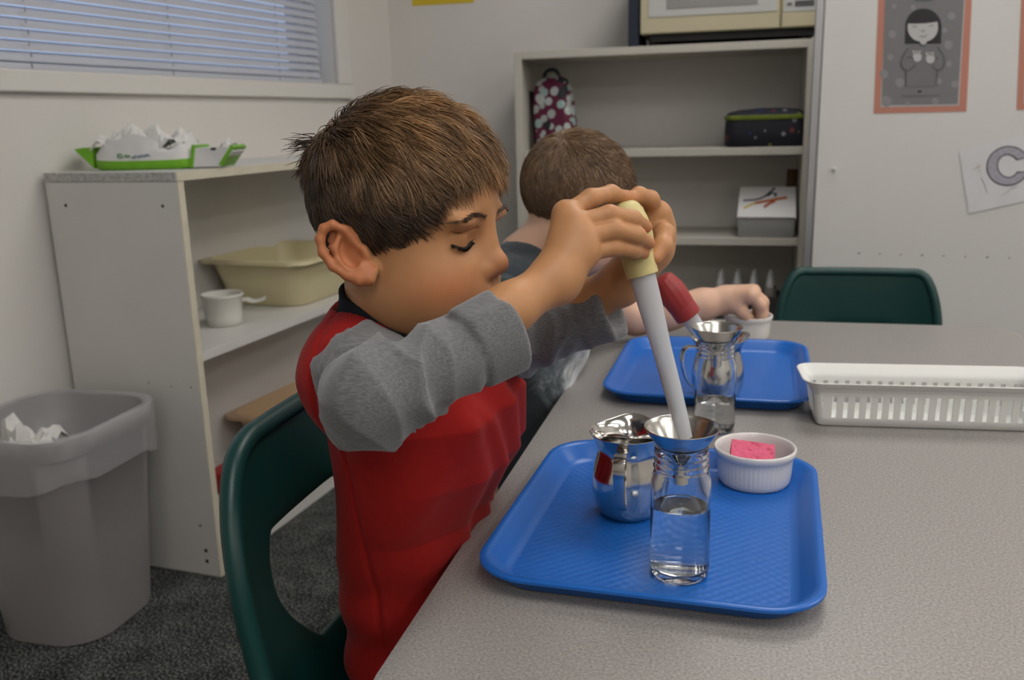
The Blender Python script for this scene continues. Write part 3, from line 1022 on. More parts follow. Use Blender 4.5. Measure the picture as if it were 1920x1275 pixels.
# ------------------------------------------------------------------ things on and in the bookcase
BCX = (BX0+BX1)/2
M_BEIGE = mat('microwave_beige', (0.50, 0.45, 0.30), .45)
M_MWIN = mat('microwave_window', (.50, .50, .48), .3)
def make_microwave():
    t = empty('microwave', (-.066, BY0+.004, BZ))
    tag(t, 'beige microwave oven on top of the bookcase', 'microwave')
    w, d, h = .262, .30, .29
    z0 = .034
    G().bx(-w, w, .018, d, z0, z0+h).build('case', M_BEIGE, t, bevel=.004)
    dr = G().bx(-w, .150, 0, .0175, z0, z0+h).build('door', M_BEIGE, t, bevel=.004)
    G().bx(-w+.025, .140, -.002, -.0003, z0+.048, z0+h-.03).build('door_panel', M_MWIN, dr, bevel=.001)
    G().bx(-w+.080, .085, -.0035, -.0022, z0+.070, z0+h-.06).build('mesh_window', mat('mesh_grey', (.27, .26, .25), .4), dr, bevel=.001)
    cp = G().bx(.153, w, 0, .0175, z0, z0+h).build('control_panel', M_BEIGE, t, bevel=.003)
    G().bx(.160, w-.010, -.0015, -.0003, z0+.045, z0+h-.02).build('key_panel', M_MWIN, cp)
    G().bx(.190, w-.018, -.0030, -.0017, z0+.058, z0+.074).build('start_key', mat('key_grey', (.09, .09, .09), .4), cp)
    G().bx(.168, .182, -.0030, -.0017, z0+.061, z0+.070).build('key_mark', mat('key_grey2', (.16, .16, .17), .4), cp)
    G().bx(.160, w-.008, -.001, -.0003, z0+.004, z0+.038).build('open_button', M_BEIGE, cp, bevel=.0005)
    for x in (-w+.04, w-.04):
        for y in (.04, d-.05):
            G().lathe([(.014, 0), (.016, .006), (.018, z0)], 16, (x, y, 0)).build('foot', mat('foot_grey', (.12, .12, .12), .6) if False else M_DARK, t, smooth=True)
    G().bx(-w+.03, w-.01, .012, d-.02, .012, z0-.001).build('gap_shade', M_DARK, t)  # near-black block standing in for the shade in the gap under the microwave
make_microwave()
bn = empty('navy_binder', (-.349, BY0+.012, BZ))
tag(bn, 'dark navy binder standing beside the microwave', 'binder')
M_NAVYB = mat('navy_board', (0.012, 0.017, 0.036), .5)
G().bx(-.016, .016, 0, .004, 0, .30).build('spine', M_NAVYB, bn, bevel=.001)
G().bx(-.016, -.0135, .0045, .24, 0, .30).build('cover', M_NAVYB, bn, bevel=.0008)
G().bx(.0135, .016, .0045, .24, 0, .30).build('cover', M_NAVYB, bn, bevel=.0008)
G().bx(-.013, .013, .012, .23, .006, .285).build('pages', M_TISSUE, bn)

def patch_material(name, base, cols, scale, thr, rough=.7):
    """fabric print: scattered irregular coloured patches"""
    m = mat(name, base, rough)
    nt = m.node_tree
    b = nt.nodes['Principled BSDF']
    tc = nt.nodes.new('ShaderNodeTexCoord')
    v = nt.nodes.new('ShaderNodeTexVoronoi')
    v.inputs['Scale'].default_value = scale
    cr = nt.nodes.new('ShaderNodeValToRGB')
    cr.color_ramp.interpolation = 'CONSTANT'
    e = cr.color_ramp.elements
    e[0].position = 0
    e[0].color = (*cols[0], 1)
    e[1].position = 1/len(cols)
    e[1].color = (*cols[1], 1)
    for i in range(2, len(cols)):
        q = e.new(i/len(cols))
        q.color = (*cols[i], 1)
    sp = nt.nodes.new('ShaderNodeSeparateXYZ')
    nt.links.new(tc.outputs['Object'], v.inputs['Vector'])
    nt.links.new(v.outputs['Color'], sp.inputs[0])
    nt.links.new(sp.outputs[0], cr.inputs[0])
    lt = nt.nodes.new('ShaderNodeMath')
    lt.operation = 'LESS_THAN'
    lt.inputs[1].default_value = thr
    nt.links.new(v.outputs['Distance'], lt.inputs[0])
    mx = nt.nodes.new('ShaderNodeMix')
    mx.data_type = 'RGBA'
    mx.inputs[6].default_value = (*base, 1)
    nt.links.new(lt.outputs[0], mx.inputs[0])
    nt.links.new(cr.outputs[0], mx.inputs[7])
    nt.links.new(mx.outputs[2], b.inputs['Base Color'])
    return m
# burgundy lunch bag with white patches, leaning in the left corner of the top shelf
lb = empty('lunch_bag', (-.605, BY0+.085, BSH[0]))
lb.rotation_euler = (rad(-4), rad(-7), rad(-14))
tag(lb, 'burgundy lunch bag with white patches leaning on the top shelf', 'bag')
R_ = lambda hx, hy, z: rrect(hx, hy, .022, z, 6)
G().rings([R_(.064, .040, .0), R_(.068, .044, .008), R_(.067, .043, .12), R_(.062, .038, .19), R_(.052, .030, .222), R_(.030, .016, .236)]).build('bag_body', patch_material('patch_print', (.10, .008, .035), ((.42, .46, .44), (.35, .37, .36), (.30, .42, .40), (.02, .02, .025), (.40, .42, .42)), 34, .50), lb, smooth=True, angle=60)
G().tube(spline([(-.028, 0, .230), (-.020, 0, .252), (0, 0, .260), (.020, 0, .252), (.028, 0, .230)], 5), .0065, 8).build('handle', mat('black_strap', (.012, .012, .014), .7), lb, smooth=True)
G().rings([[Vector((-.069, y, z)) for y, z in ((-.030, .01), (.030, .01), (.026, .20), (-.026, .20))], [Vector((-.0725, y, z)) for y, z in ((-.030, .01), (.030, .01), (.026, .20), (-.026, .20))]]).build('gusset', mat('black_gusset', (.012, .012, .014), .8), lb)
# navy lunch box with lime zip on the right
lx = empty('lunch_box', (.055, BY0+.088, BSH[0]))
lx.rotation_euler = (0, 0, rad(3))
tag(lx, 'navy patterned lunch box with lime zip on the top shelf', 'bag')
R_ = lambda hx, hy, z, dx=0: rrect(hx, hy, .035, z, 8, dx)
M_PRINT = patch_material('space_print', (.010, .010, .018), ((.012, .012, .02), (.010, .03, .12), (.012, .012, .02), (.22, .20, .03), (.012, .012, .02), (.16, .03, .03), (.25, .25, .27), (.012, .014, .02)), 36, .26)
G().rings([R_(.116, .076, 0), R_(.122, .080, .006), R_(.122, .081, .05), R_(.120, .080, .0815)]).build('box_body', M_PRINT, lx, smooth=True, angle=60)
G().rings([R_(.1225, .082, .082), R_(.124, .083, .086), R_(.124, .083, .091), R_(.1225, .082, .095)]).build('zip_band', mat('lime_zip', (.13, .17, .012), .7, noise=(80, .2)), lx, smooth=True)
G().rings([R_(.120, .080, .0955), R_(.112, .072, .104), R_(.085, .052, .112, .008), R_(.03, .02, .116, .012)]).build('lid', M_PRINT, lx, smooth=True, angle=60)
# clear box with a white lid slanting over its contents, crayon marks on the lid
cb = empty('craft_box', (.070, BY0+.075, BSH[1]))
cb.rotation_euler = (0, 0, rad(-2))
tag(cb, 'clear plastic box with a white crayon-marked lid on the shelf', 'box')
m_cl = mat('clear_bin', (.50, .50, .48), .35, alpha=.75)
R_ = lambda hx, hy, z: rrect(hx, hy, .012, z, 5)
G().rings([R_(.080, .060, .0), R_(.084, .064, .004), R_(.089, .068, .055), R_(.091, .070, .056), R_(.091, .070, .059), R_(.087, .066, .058), R_(.083, .063, .006)]).build('bin_body', m_cl, cb, smooth=True, angle=45)
G().bx(-.070, .070, -.05, .05, .006, .040).build('contents', mat('craft_contents', (.11, .115, .14), .7, noise=(40, .4)), cb, bevel=.01)
LM = Matrix.Translation((0, -.068, .062)) @ Matrix.Rotation(rad(38), 4, 'X')
lid_ = G().prism([(-.088, 0), (.088, 0), (.086, .138), (-.086, .138)], 0, .004, LM).build('lid', mat('white_lid', (.66, .65, .64), .45), cb)
g = G()
g.prism([(-.05, .005), (.05, .005), (.0, .10)], -.09, .09, Matrix.Translation((0, 0, .058)) @ Matrix(((0, 0, 1, 0), (1, 0, 0, 0), (0, 1, 0, 0), (0, 0, 0, 1)))) if False else g.bx(-.06, .06, .01, .055, .0415, .085)
g.build('paper_stack', M_TISSUE, cb)
def crayon(pts, w, col):
    pp = spline(pts, 5)
    rr = []
    for i, p in enumerate(pp):
        a, b = Vector((*pp[max(i-1, 0)], 0)), Vector((*pp[min(i+1, len(pp)-1)], 0))
        tdir = (b-a).normalized()
        nn = Vector((-tdir.y, tdir.x, 0))*w
        c = Vector((*p, .0042))
        rr.append([LM @ (c+nn), LM @ (c-nn), LM @ (c-nn+Vector((0, 0, .0005))), LM @ (c+nn+Vector((0, 0, .0005)))])
    G().rings(rr).build('crayon_mark', mat('crayon', col, .7), lid_)
crayon([(-.070, .040), (-.045, .058), (-.030, .066)], .0035, (.55, .42, .02))
crayon([(-.040, .062), (-.010, .070), (.025, .080), (.060, .088)], .0055, (.42, .10, .02))
crayon([(-.008, .044), (.006, .060), (.024, .072)], .005, (.36, .07, .02))
crayon([(-.072, .076), (-.040, .078), (-.015, .088), (.004, .108), (.022, .134)], .0036, (.03, .032, .05))
crayon([(.0, .094), (.012, .108), (.026, .104), (.022, .092)], .0034, (.035, .035, .05))
crayon([(-.074, .074), (-.055, .075), (-.044, .076)], .0025, (.05, .05, .25))
# brown paper roll behind the box
br = G().tube([(.148, BY0+.19, BSH[1]), (.152, BY0+.20, BSH[1]+.10), (.155, BY0+.205, BSH[1]+.20)], [.024, .025, .023], 18).build('paper_roll', mat('brown_paper', (.11, .055, .028), .8, noise=(20, .2)), smooth=True)
tag(br, 'brown paper roll standing behind the craft box', 'paper roll')
# caddy of small white-capped bottles on the lower shelf
cd = empty('bottle_caddy', (.010, BY0+.10, BSH[2]))
tag(cd, 'dark plastic caddy holding paint bottles on the lower shelf', 'caddy')
M_CAD = mat('dark_caddy', (.055, .05, .055), .6)
g = G()
R_ = lambda hx, hy, z: rrect(hx, hy, .008, z, 4)
G().rings([R_(.108, .056, 0), R_(.110, .058, .003), R_(.116, .063, .085), R_(.114, .061, .085), R_(.108, .056, .006)]).build('caddy_body', M_CAD, cd, smooth=True, angle=40)
pc = [(.30, .32, .05), (.05, .10, .25), (.30, .04, .05), (.22, .20, .18), (.06, .20, .10), (.20, .05, .20), (.30, .15, .03), (.15, .15, .16)]
names = ['yellow', 'blue', 'red', 'beige', 'green', 'purple', 'orange', 'grey']
M_CAP = mat('white_cap', (.55, .55, .54), .4)
k = 0
for j in (0, 1):
    for i in range(4):
        b_ = empty('paint_bottle', (.010-.078+.052*i+.004*j, BY0+.075+.052*j, BSH[2]+.0065))
        tag(b_, '%s paint bottle with a white nozzle cap, %s row of the dark caddy' % (names[k], 'front' if j == 0 else 'back'), 'bottle', 'paint bottles in the caddy')
        G().lathe([(.0005, .0), (.019, 0), (.0205, .003), (.0205, .088), (.018, .098), (.011, .103)], 24).build('bottle_body', mat('paint', pc[k], .45), b_, smooth=True, angle=45)
        G().lathe([(.0125, .1035), (.0125, .118), (.0105, .122), (.007, .140), (.0045, .152), (.0005, .153)], 20).build('cap', M_CAP, b_, smooth=True, angle=40)
        k += 1

# ------------------------------------------------------------------ paper on the back wall and posters on the divider (flat sheets on their walls)
o = G().box((-1.068, YB-.0008, 1.475), (.232, .0012, .13)).build('yellow_sheet', mat('yellow_paper', (.62, .45, .03), .8))
tag(o, 'yellow paper sheet fixed high on the back wall', 'paper')
def pane(px, py):
    """(x, z) on the divider's front face seen at that picture point"""
    d = _f + _r2*((px-960)/FPX) - _u2*((py-637.5)/FPX)
    k_ = YP/d.y
    return (d.x*k_, CAMH+d.z*k_)
def flat(name, pts, layer, m, parent, th=.0003):
    """thin printed shape; layer lifts it off the sheet"""
    y1 = YP-.0006-layer*.00035
    n_ = len(pts)
    vs = [(x, y1, z) for x, z in pts]+[(x, y1-th, z) for x, z in pts]
    fs = [tuple(range(n_)), tuple(reversed(range(n_, 2*n_)))]+[(i, (i+1) % n_, n_+(i+1) % n_, n_+i) for i in range(n_)]
    return G().add(vs, fs).build(name, m, parent)
def P_(*q):
    return [pane(x, y) for x, y in q]
def ellp(cx, cy, rx, ry, a0=0, a1=360, n=28, rot=0):
    out = []
    for k in range(n+(0 if a1-a0 >= 360 else 1)):
        a = rad(a0+(a1-a0)*k/n)
        x, y = rx*math.cos(a), -ry*math.sin(a)
        c, s = math.cos(rad(rot)), math.sin(rad(rot))
        out.append(pane(cx+x*c+y*s, cy-x*s+y*c))
    return out
def line(name, pts, w, layer, m, parent):
    pp = spline(pts, 5) if len(pts) > 2 else pts
    L_, R2 = [], []
    for i, p in enumerate(pp):
        a, b = pp[max(i-1, 0)], pp[min(i+1, len(pp)-1)]
        dx, dy = b[0]-a[0], b[1]-a[1]
        l_ = math.hypot(dx, dy) or 1
        L_.append(pane(p[0]-dy/l_*w, p[1]+dx/l_*w))
        R2.append(pane(p[0]+dy/l_*w, p[1]-dx/l_*w))
    y1 = YP-.0006-layer*.00035
    n_ = len(pp)
    vs = [(x, y1, z) for x, z in L_+R2]+[(x, y1-.0003, z) for x, z in L_+R2]
    fs = []
    for i in range(n_-1):
        fs += [(i, i+1, n_+i+1, n_+i), (2*n_+i, 3*n_+i, 3*n_+i+1, 2*n_+i+1), (i, 2*n_+i, 2*n_+i+1, i+1), (n_+i, n_+i+1, 3*n_+i+1, 3*n_+i)]
    return G().add(vs, fs).build(name, m, parent)
M_SALM = mat('salmon_card', (.46, .20, .145), .85)
M_PGREY = mat('print_grey', (.165, .162, .165), .55)
M_PDOT = mat('print_dot', (.225, .222, .225), .55)
M_PWHITE = mat('print_white', (.44, .43, .425), .55)
M_PBLK = mat('print_black', (.018, .016, .018), .6)
M_PLINE = mat('print_line', (.05, .05, .05), .6)
M_PBODY = mat('print_body', (.150, .147, .150), .55)
po = empty('poster', (.42, YP, 1.0))
po.matrix_world = Matrix.Identity(4)
tag(po, 'salmon-bordered grey poster of a girl with black bobbed hair', 'poster', 'salmon-bordered posters')
flat('border', P_((1638, 213), (1812, 209), (1826, -75), (1650, -75)), 0, M_SALM, po)
flat('sheet_edge', P_((1650.5, 201), (1797.5, 198), (1813, -62), (1663, -62)), 1, M_PWHITE, po)
flat('sheet', P_((1652.5, 197.5), (1795.5, 195.5), (1811, -60), (1661, -60)), 2, M_PGREY, po)
for (x, y, r) in ((1657, 139, 8), (1687, 155, 8.5), (1669, 107, 6), (1673, 64, 7), (1662, 190, 10), (1702, 194, 4), (1753, 190, 6.5), (1760, 152, 6), (1778, 84, 8), (1779, 120, 5), (1784, 30, 7), (1771, 57, 5), (1712, 14, 5), (1790, 158, 7), (1676, 12, 4)):
    flat('print_dot', ellp(x, y, r, r*1.05, n=16), 3, M_PDOT, po)
hair_ = ellp(1731, 50, 34, 34, -4, 184, 22)
flat('drawn_hair', P_((1764, 82))+hair_+P_((1696, 82.5)), 4, M_PBLK, po)
flat('drawn_torso', P_((1698, 162), (1698, 133), (1690, 122), (1693, 103), (1703, 87), (1722, 79), (1741, 79), (1757, 87), (1768, 103), (1770, 120), (1757, 132), (1756, 158), (1756, 162)), 4, M_PBODY, po)
flat('drawn_face', P_((1702.5, 44.5), (1715, 44.8), (1735, 44), (1757.5, 41))+ellp(1730, 52, 28.5, 27, 12, -192, 24), 5, M_PWHITE, po)
flat('drawn_neck', P_((1724, 77), (1737, 77), (1736, 82.5), (1731, 84), (1726, 82.5)), 6, M_PWHITE, po)
for (a, b, c) in (((1711, 49), (1715, 50.3), (1719, 49.2)), ((1742, 48), (1746, 49), (1750, 47.5)), ((1727, 57.5), (1730.5, 58.5), (1734, 57)), ((1724, 67.5), (1731, 69.5), (1737, 66.5))):
    line('drawn_feature', [a, b, c], .8, 7, mat('print_mid', (.16, .15, .15), .6), po)
for pts in ([(1702, 90), (1692, 107), (1689, 121), (1695, 131), (1706, 131), (1716, 121)], [(1757, 88), (1768, 104), (1770, 119), (1764, 131), (1755, 131), (1748, 124)], [(1698, 132), (1698, 146), (1697.5, 162)], [(1756, 132), (1756, 145), (1755, 158)], [(1699, 109), (1706, 107), (1713, 110)], [(1752, 113), (1758, 107)], [(1724, 83), (1730, 86), (1737, 82)]):
    line('drawn_line', pts, .75, 6, M_PLINE, po)
for (x, y) in ((1719.5, 107), (1744, 110)):
    flat('drawn_hand', ellp(x, y, 8.2, 9, n=18), 6, M_PWHITE, po)
    for q in range(3):
        line('drawn_finger', [(x-6+5*q, y-6), (x-7+6*q, y-12)], 1.6, 6, M_PWHITE, po)
line('print_caption', [(1720, 171.5), (1728, 171.3)], 1.3, 6, M_PBLK, po)
for i in range(12):
    line('print_caption', [(1690+6*i, 179.6-.05*i), (1694.5+6*i, 179.5-.05*i)], .7, 6, mat('print_faint', (.10, .10, .10), .6), po)
for i in range(7):
    line('print_title', [(1717+4.8*i, -3), (1717+4.8*i, 1.5)], 1.5, 6, M_PLINE, po)
po2 = empty('poster')
tag(po2, 'salmon-bordered poster cut off at the right edge of the picture', 'poster', 'salmon-bordered posters')
flat('border', P_((1906, 206), (2080, 202), (2094, -78), (1918, -78)), 0, M_SALM, po2)
flat('sheet_edge', P_((1919, 194), (2066, 191), (2080, -66), (1931, -66)), 1, M_PWHITE, po2)
flat('sheet', P_((1921, 191), (2064, 188), (2078, -64), (1933, -64)), 2, M_PGREY, po2)
# letter sheet
ls = empty('letter_sheet')
tag(ls, 'white colouring sheet with an outlined letter C, taped askew', 'paper')
M_SHEET = mat('white_sheet', (.60, .59, .60), .7, noise=(30, .03))
flat('sheet', P_((1798, 284), (1816, 400), (1990, 362), (1976, 240)), 3, M_SHEET, ls, .0006)
def cshape(o, name, layer, m):
    ro, ri = 40+o, 19.5-o
    cx, cy = 1889.5, 311
    a0 = 12
    A = ellp(cx, cy, ro, 36.5+o, a0-(3 if o > 0 else 0)+1, 360-22-12+(3 if o > 0 else 0), 40, 14)
    B = ellp(cx, cy, ri, 21.5-o, a0-(4 if o > 0 else 0)+10, 360-36-12+(5 if o > 0 else 0), 40, 14)
    n_ = len(A)
    y1 = YP-.0006-layer*.00035
    vs = [(x, y1, z) for x, z in A+B]+[(x, y1-.0003, z) for x, z in A+B]
    fs = []
    for i in range(n_-1):
        fs += [(i, i+1, n_+i+1, n_+i), (2*n_+i, 3*n_+i, 3*n_+i+1, 2*n_+i+1), (i, 2*n_+i, 2*n_+i+1, i+1), (n_+i, n_+i+1, 3*n_+i+1, 3*n_+i)]
    fs += [(0, n_, 3*n_, 2*n_), (n_-1, 3*n_-1, 4*n_-1, 2*n_-1)]
    return G().add(vs, fs).build(name, m, ls)
cshape(1.0, 'letter_outline', 6, mat('print_outline', (.035, .03, .035), .6))
cshape(-1.2, 'letter_fill', 7.2, mat('lavender_crayon', (.33, .315, .36), .8, noise=(180, .18)))
for pts, col in (([(1824, 318), (1832, 314), (1840, 309)], (.45, .33, .27)), ([(1832, 306), (1835, 318), (1838, 324)], (.47, .36, .30)), ([(1839, 333), (1845, 345), (1850, 361)], (.22, .21, .22)), ([(1876, 366), (1886, 362), (1896, 353), (1908, 350)], (.36, .35, .37))):
    line('pencil_mark', pts, .55, 6, mat('pencil', col, .8), ls)
# push pin
o = G().lathe([(.0005, 0), (.0040, .0006), (.0042, .004), (.003, .006), (.0028, .009), (.0050, .0115), (.0048, .013), (.0005, .0138)], 20, M=Matrix.Translation((.2255, YP-.0002, .8555)) @ Matrix.Rotation(PI/2, 4, 'X')).build('push_pin', mat('pin_white', (.62, .61, .6), .35), smooth=True)
tag(o, 'small white push pin in the divider panel left of the posters', 'pin')
# ------------------------------------------------------------------ implicit surfaces -> one continuous mesh
def at(px, py, depth):
    """point of the place seen at (px, py) at that distance along the lens axis"""
    d = _f + _r2*((px-960)/FPX) - _u2*((py-637.5)/FPX)
    return np.array((d.x*depth, d.y*depth, CAMH+d.z*depth))

def smin(a, b, k):
    h = np.maximum(k-np.abs(a-b), 0)/k
    return np.minimum(a, b)-h*h*k*.25
def smax(a, b, k):
    return -smin(-a, -b, k)
def cone(P, a, b, ra, rb):
    a = np.asarray(a, float); b = np.asarray(b, float)
    ba = b-a
    pa = P-a
    t = np.clip((pa @ ba)/(ba @ ba), 0, 1)
    return np.linalg.norm(pa-t[:, None]*ba, axis=1)-(ra+(rb-ra)*t)
def sph(P, c, r):
    return np.linalg.norm(P-np.asarray(c, float), axis=1)-r
def ell(P, c, r, R=None):
    p = P-np.asarray(c, float)
    if R is not None:
        p = p @ R
    r = np.asarray(r, float)
    k0 = np.linalg.norm(p/r, axis=1)
    k1 = np.linalg.norm(p/(r*r), axis=1)+1e-9
    return k0*(k0-1)/k1
def chain(P, pts, rs, k=.002):
    d = None
    for i in range(len(pts)-1):
        e = cone(P, pts[i], pts[i+1], rs[i], rs[i+1])
        d = e if d is None else smin(d, e, k)
    return d
def boxed(P, lo, hi, fn, far=.03):
    """evaluate fn only near its box; elsewhere a safe distance to the box"""
    lo = np.asarray(lo, float); hi = np.asarray(hi, float)
    q = np.maximum(np.maximum(lo-P, P-hi), 0)
    dist = np.linalg.norm(q, axis=1)
    out = dist+far
    m = dist < 1e-9
    if m.any():
        out[m] = fn(P[m])
    return out
def rotz(a):
    return np.array([[math.cos(a), -math.sin(a), 0], [math.sin(a), math.cos(a), 0], [0, 0, 1]])
def roty(a):
    return np.array([[math.cos(a), 0, math.sin(a)], [0, 1, 0], [-math.sin(a), 0, math.cos(a)]])
def rotx(a):
    return np.array([[1, 0, 0], [0, math.cos(a), -math.sin(a)], [0, math.sin(a), math.cos(a)]])

def surface(fn, lo, hi, h, B=8, loose=1.75, newton=1):
    """sparse surface nets. returns verts (N,3), quads (M,4)"""
    lo = np.asarray(lo, float)
    nb = np.ceil((np.asarray(hi, float)-lo)/(h*B)).astype(int)
    n = nb*B+1
    H = h*B
    gi = np.stack(np.meshgrid(*[np.arange(k) for k in nb], indexing='ij'), -1).reshape(-1, 3)
    dc = fn(lo+(gi+.5)*H)
    act = gi[np.abs(dc) < H*.87*loose]
    sx, sy, sz = n[1]*n[2], n[2], 1
    D = np.full(n[0]*n[1]*n[2], 1.0, np.float32)
    # corner ids of the active blocks
    co = np.stack(np.meshgrid(*[np.arange(B+1)]*3, indexing='ij'), -1).reshape(-1, 3)
    offs = co @ np.array([sx, sy, sz])
    base = (act*B) @ np.array([sx, sy, sz])
    mark = np.zeros(D.size, bool)
    for c in range(0, len(base), 4000):
        mark[(base[c:c+4000, None]+offs[None]).ravel()] = True
    ids = np.flatnonzero(mark)
    del mark
    for c in range(0, len(ids), 400000):
        q = ids[c:c+400000]
        pt = np.stack((q//sx, (q//sy) % n[1], q % n[2]), -1)*h+lo
        D[q] = fn(pt)
    cc = np.stack(np.meshgrid(*[np.arange(B)]*3, indexing='ij'), -1).reshape(-1, 3)
    cells = (base[:, None]+(cc @ np.array([sx, sy, sz]))[None]).ravel()
    corner = [0, sx, sy, sx+sy, sz, sx+sz, sy+sz, sx+sy+sz]
    neg = np.zeros(len(cells), np.int8)
    for o in corner:
        neg += (D[cells+o] < 0)
    cells = cells[(neg > 0) & (neg < 8)]
    val = np.stack([D[cells+o] for o in corner], 1).astype(float)
    cp = np.array([[0, 0, 0], [1, 0, 0], [0, 1, 0], [1, 1, 0], [0, 0, 1], [1, 0, 1], [0, 1, 1], [1, 1, 1]], float)
    acc = np.zeros((len(cells), 3)); cnt = np.zeros(len(cells))
    for a, b in ((0, 1), (2, 3), (4, 5), (6, 7), (0, 2), (1, 3), (4, 6), (5, 7), (0, 4), (1, 5), (2, 6), (3, 7)):
        va, vb = val[:, a], val[:, b]
        m = (va < 0) != (vb < 0)
        t = va[m]/(va[m]-vb[m])
        acc[m] += cp[a]+t[:, None]*(cp[b]-cp[a])
        cnt[m] += 1
    V = (np.stack((cells//sx, (cells//sy) % n[1], cells % n[2]), -1)+acc/cnt[:, None])*h+lo
    vid = np.full(D.size, -1, np.int32)
    vid[cells] = np.arange(len(cells))
    quads = []
    for ax, (sa, sb, sc) in enumerate(((sx, sy, sz), (sy, sz, sx), (sz, sx, sy))):
        p = cells
        e = (D[p] < 0) != (D[p+sa] < 0)
        p = p[e]
        v0, v1, v2, v3 = vid[p], vid[p-sb], vid[p-sb-sc], vid[p-sc]
        ok = (v0 >= 0) & (v1 >= 0) & (v2 >= 0) & (v3 >= 0)
        inside = D[p] < 0
        q = np.stack((v0, v1, v2, v3), 1)
        q[~inside] = q[~inside][:, ::-1]
        quads.append(q[ok])
    Q = np.concatenate(quads)
    for _ in range(newton):
        e = h*.5
        d0 = fn(V)
        gr = np.stack([(fn(V+np.eye(3)[k]*e)-d0)/e for k in range(3)], 1)
        g2 = (gr*gr).sum(1)+1e-6
        stp = (d0/g2)[:, None]*gr
        ln = np.linalg.norm(stp, axis=1)+1e-12
        stp *= np.minimum(1, h*.6/ln)[:, None]
        V = V-stp
    return V, Q

def sdf_object(name, fn, lo, hi, h, m, parent=None, color=None, **kw):
    V, Q = surface(fn, lo, hi, h, **kw)
    me = bpy.data.meshes.new(name)
    me.vertices.add(len(V))
    me.vertices.foreach_set('co', V.astype(np.float32).ravel())
    me.loops.add(len(Q)*4)
    me.loops.foreach_set('vertex_index', Q.astype(np.int32).ravel())
    me.polygons.add(len(Q))
    me.polygons.foreach_set('loop_start', np.arange(0, len(Q)*4, 4, dtype=np.int32))
    me.polygons.foreach_set('use_smooth', np.ones(len(Q), bool))
    me.update(calc_edges=True)
    if color is not None:
        c = color(V)
        a = me.color_attributes.new('tint', 'FLOAT_COLOR', 'POINT')
        a.data.foreach_set('color', np.concatenate((c, np.ones((len(c), 1))), 1).astype(np.float32).ravel())
    o = link(name, me, m, parent)
    return o

def strand_mesh(name, strands, m, parent, sides=3):
    """strands: list of (pts (K,3), r0, r1, colour) -> one mesh of tapered tubes with a colour attribute"""
    VV, FF, CC = [], [], []
    off = 0
    byk = {}
    for q in strands:
        byk.setdefault(len(q[0]), []).append(q)
    for K, group in byk.items():
        A = np.stack([q[0] for q in group])                 # (n,K,3)
        n = len(A)
        r0 = np.array([q[1] for q in group])[:, None]
        r1 = np.array([q[2] for q in group])[:, None]
        col = np.array([q[3] for q in group], float)
        t = np.gradient(A, axis=1)
        t /= np.linalg.norm(t, axis=2)[..., None]+1e-12
        x = np.cross(t, np.array((.31, .77, .55)))
        x /= np.linalg.norm(x, axis=2)[..., None]+1e-9
        y = np.cross(t, x)
        u = np.linspace(0, 1, K)[None]
        rr = (r0*(1-u**2)+r1*u**2)[..., None]
        W_ = np.stack([A+(x*math.cos(2*PI*q/sides)+y*math.sin(2*PI*q/sides))*rr for q in range(sides)], 1)   # (n,sides,K,3)
        VV.append(W_.reshape(-1, 3))
        base = off+np.arange(n)[:, None, None]*(sides*K)
        s_ = np.arange(sides)[None, :, None]
        i_ = np.arange(K-1)[None, None, :]
        a0 = base+s_*K+i_
        a1 = base+((s_+1) % sides)*K+i_
        FF.append(np.stack((a0, a1, a1+1, a0+1), -1).reshape(-1, 4))
        CC.append(np.repeat(col, sides*K, axis=0))
        off += n*sides*K
    V = np.concatenate(VV); Q = np.concatenate(FF); C_ = np.concatenate(CC)
    me = bpy.data.meshes.new(name)
    me.vertices.add(len(V)); me.vertices.foreach_set('co', V.astype(np.float32).ravel())
    me.loops.add(len(Q)*4); me.loops.foreach_set('vertex_index', Q.astype(np.int32).ravel())
    me.polygons.add(len(Q)); me.polygons.foreach_set('loop_start', np.arange(0, len(Q)*4, 4, dtype=np.int32))
    me.polygons.foreach_set('use_smooth', np.ones(len(Q), bool))
    me.update(calc_edges=True)
    a = me.color_attributes.new('tint', 'FLOAT_COLOR', 'POINT')
    a.data.foreach_set('color', np.concatenate((C_, np.ones((len(C_), 1))), 1).astype(np.float32).ravel())
    return link(name, me, m, parent)

def tint_material(name, rough, sss=0.0, spec=.5, bump=None, sheen=0, noise=None):
    m = mat(name, (1, 1, 1), rough, spec=spec, sss=sss, bump=bump, sheen=sheen)
    nt = m.node_tree
    b = nt.nodes['Principled BSDF']
    a = nt.nodes.new('ShaderNodeAttribute')
    a.attribute_name = 'tint'
    if noise:
        n = nt.nodes.new('ShaderNodeTexNoise'); n.inputs['Scale'].default_value = noise[0]; n.inputs['Detail'].default_value = 5
        tc = nt.nodes.new('ShaderNodeTexCoord'); nt.links.new(tc.outputs['Object'], n.inputs['Vector'])
        r = nt.nodes.new('ShaderNodeMapRange'); r.inputs[1].default_value = .25; r.inputs[2].default_value = .75; r.inputs[3].default_value = 1-noise[1]; r.inputs[4].default_value = 1+noise[1]
        nt.links.new(n.outputs[0], r.inputs[0])
        mx = nt.nodes.new('ShaderNodeVectorMath'); mx.operation = 'SCALE'
        nt.links.new(a.outputs['Color'], mx.inputs[0]); nt.links.new(r.outputs[0], mx.inputs['Scale'])
        nt.links.new(mx.outputs[0], b.inputs['Base Color'])
    else:
        nt.links.new(a.outputs['Color'], b.inputs['Base Color'])
    return m
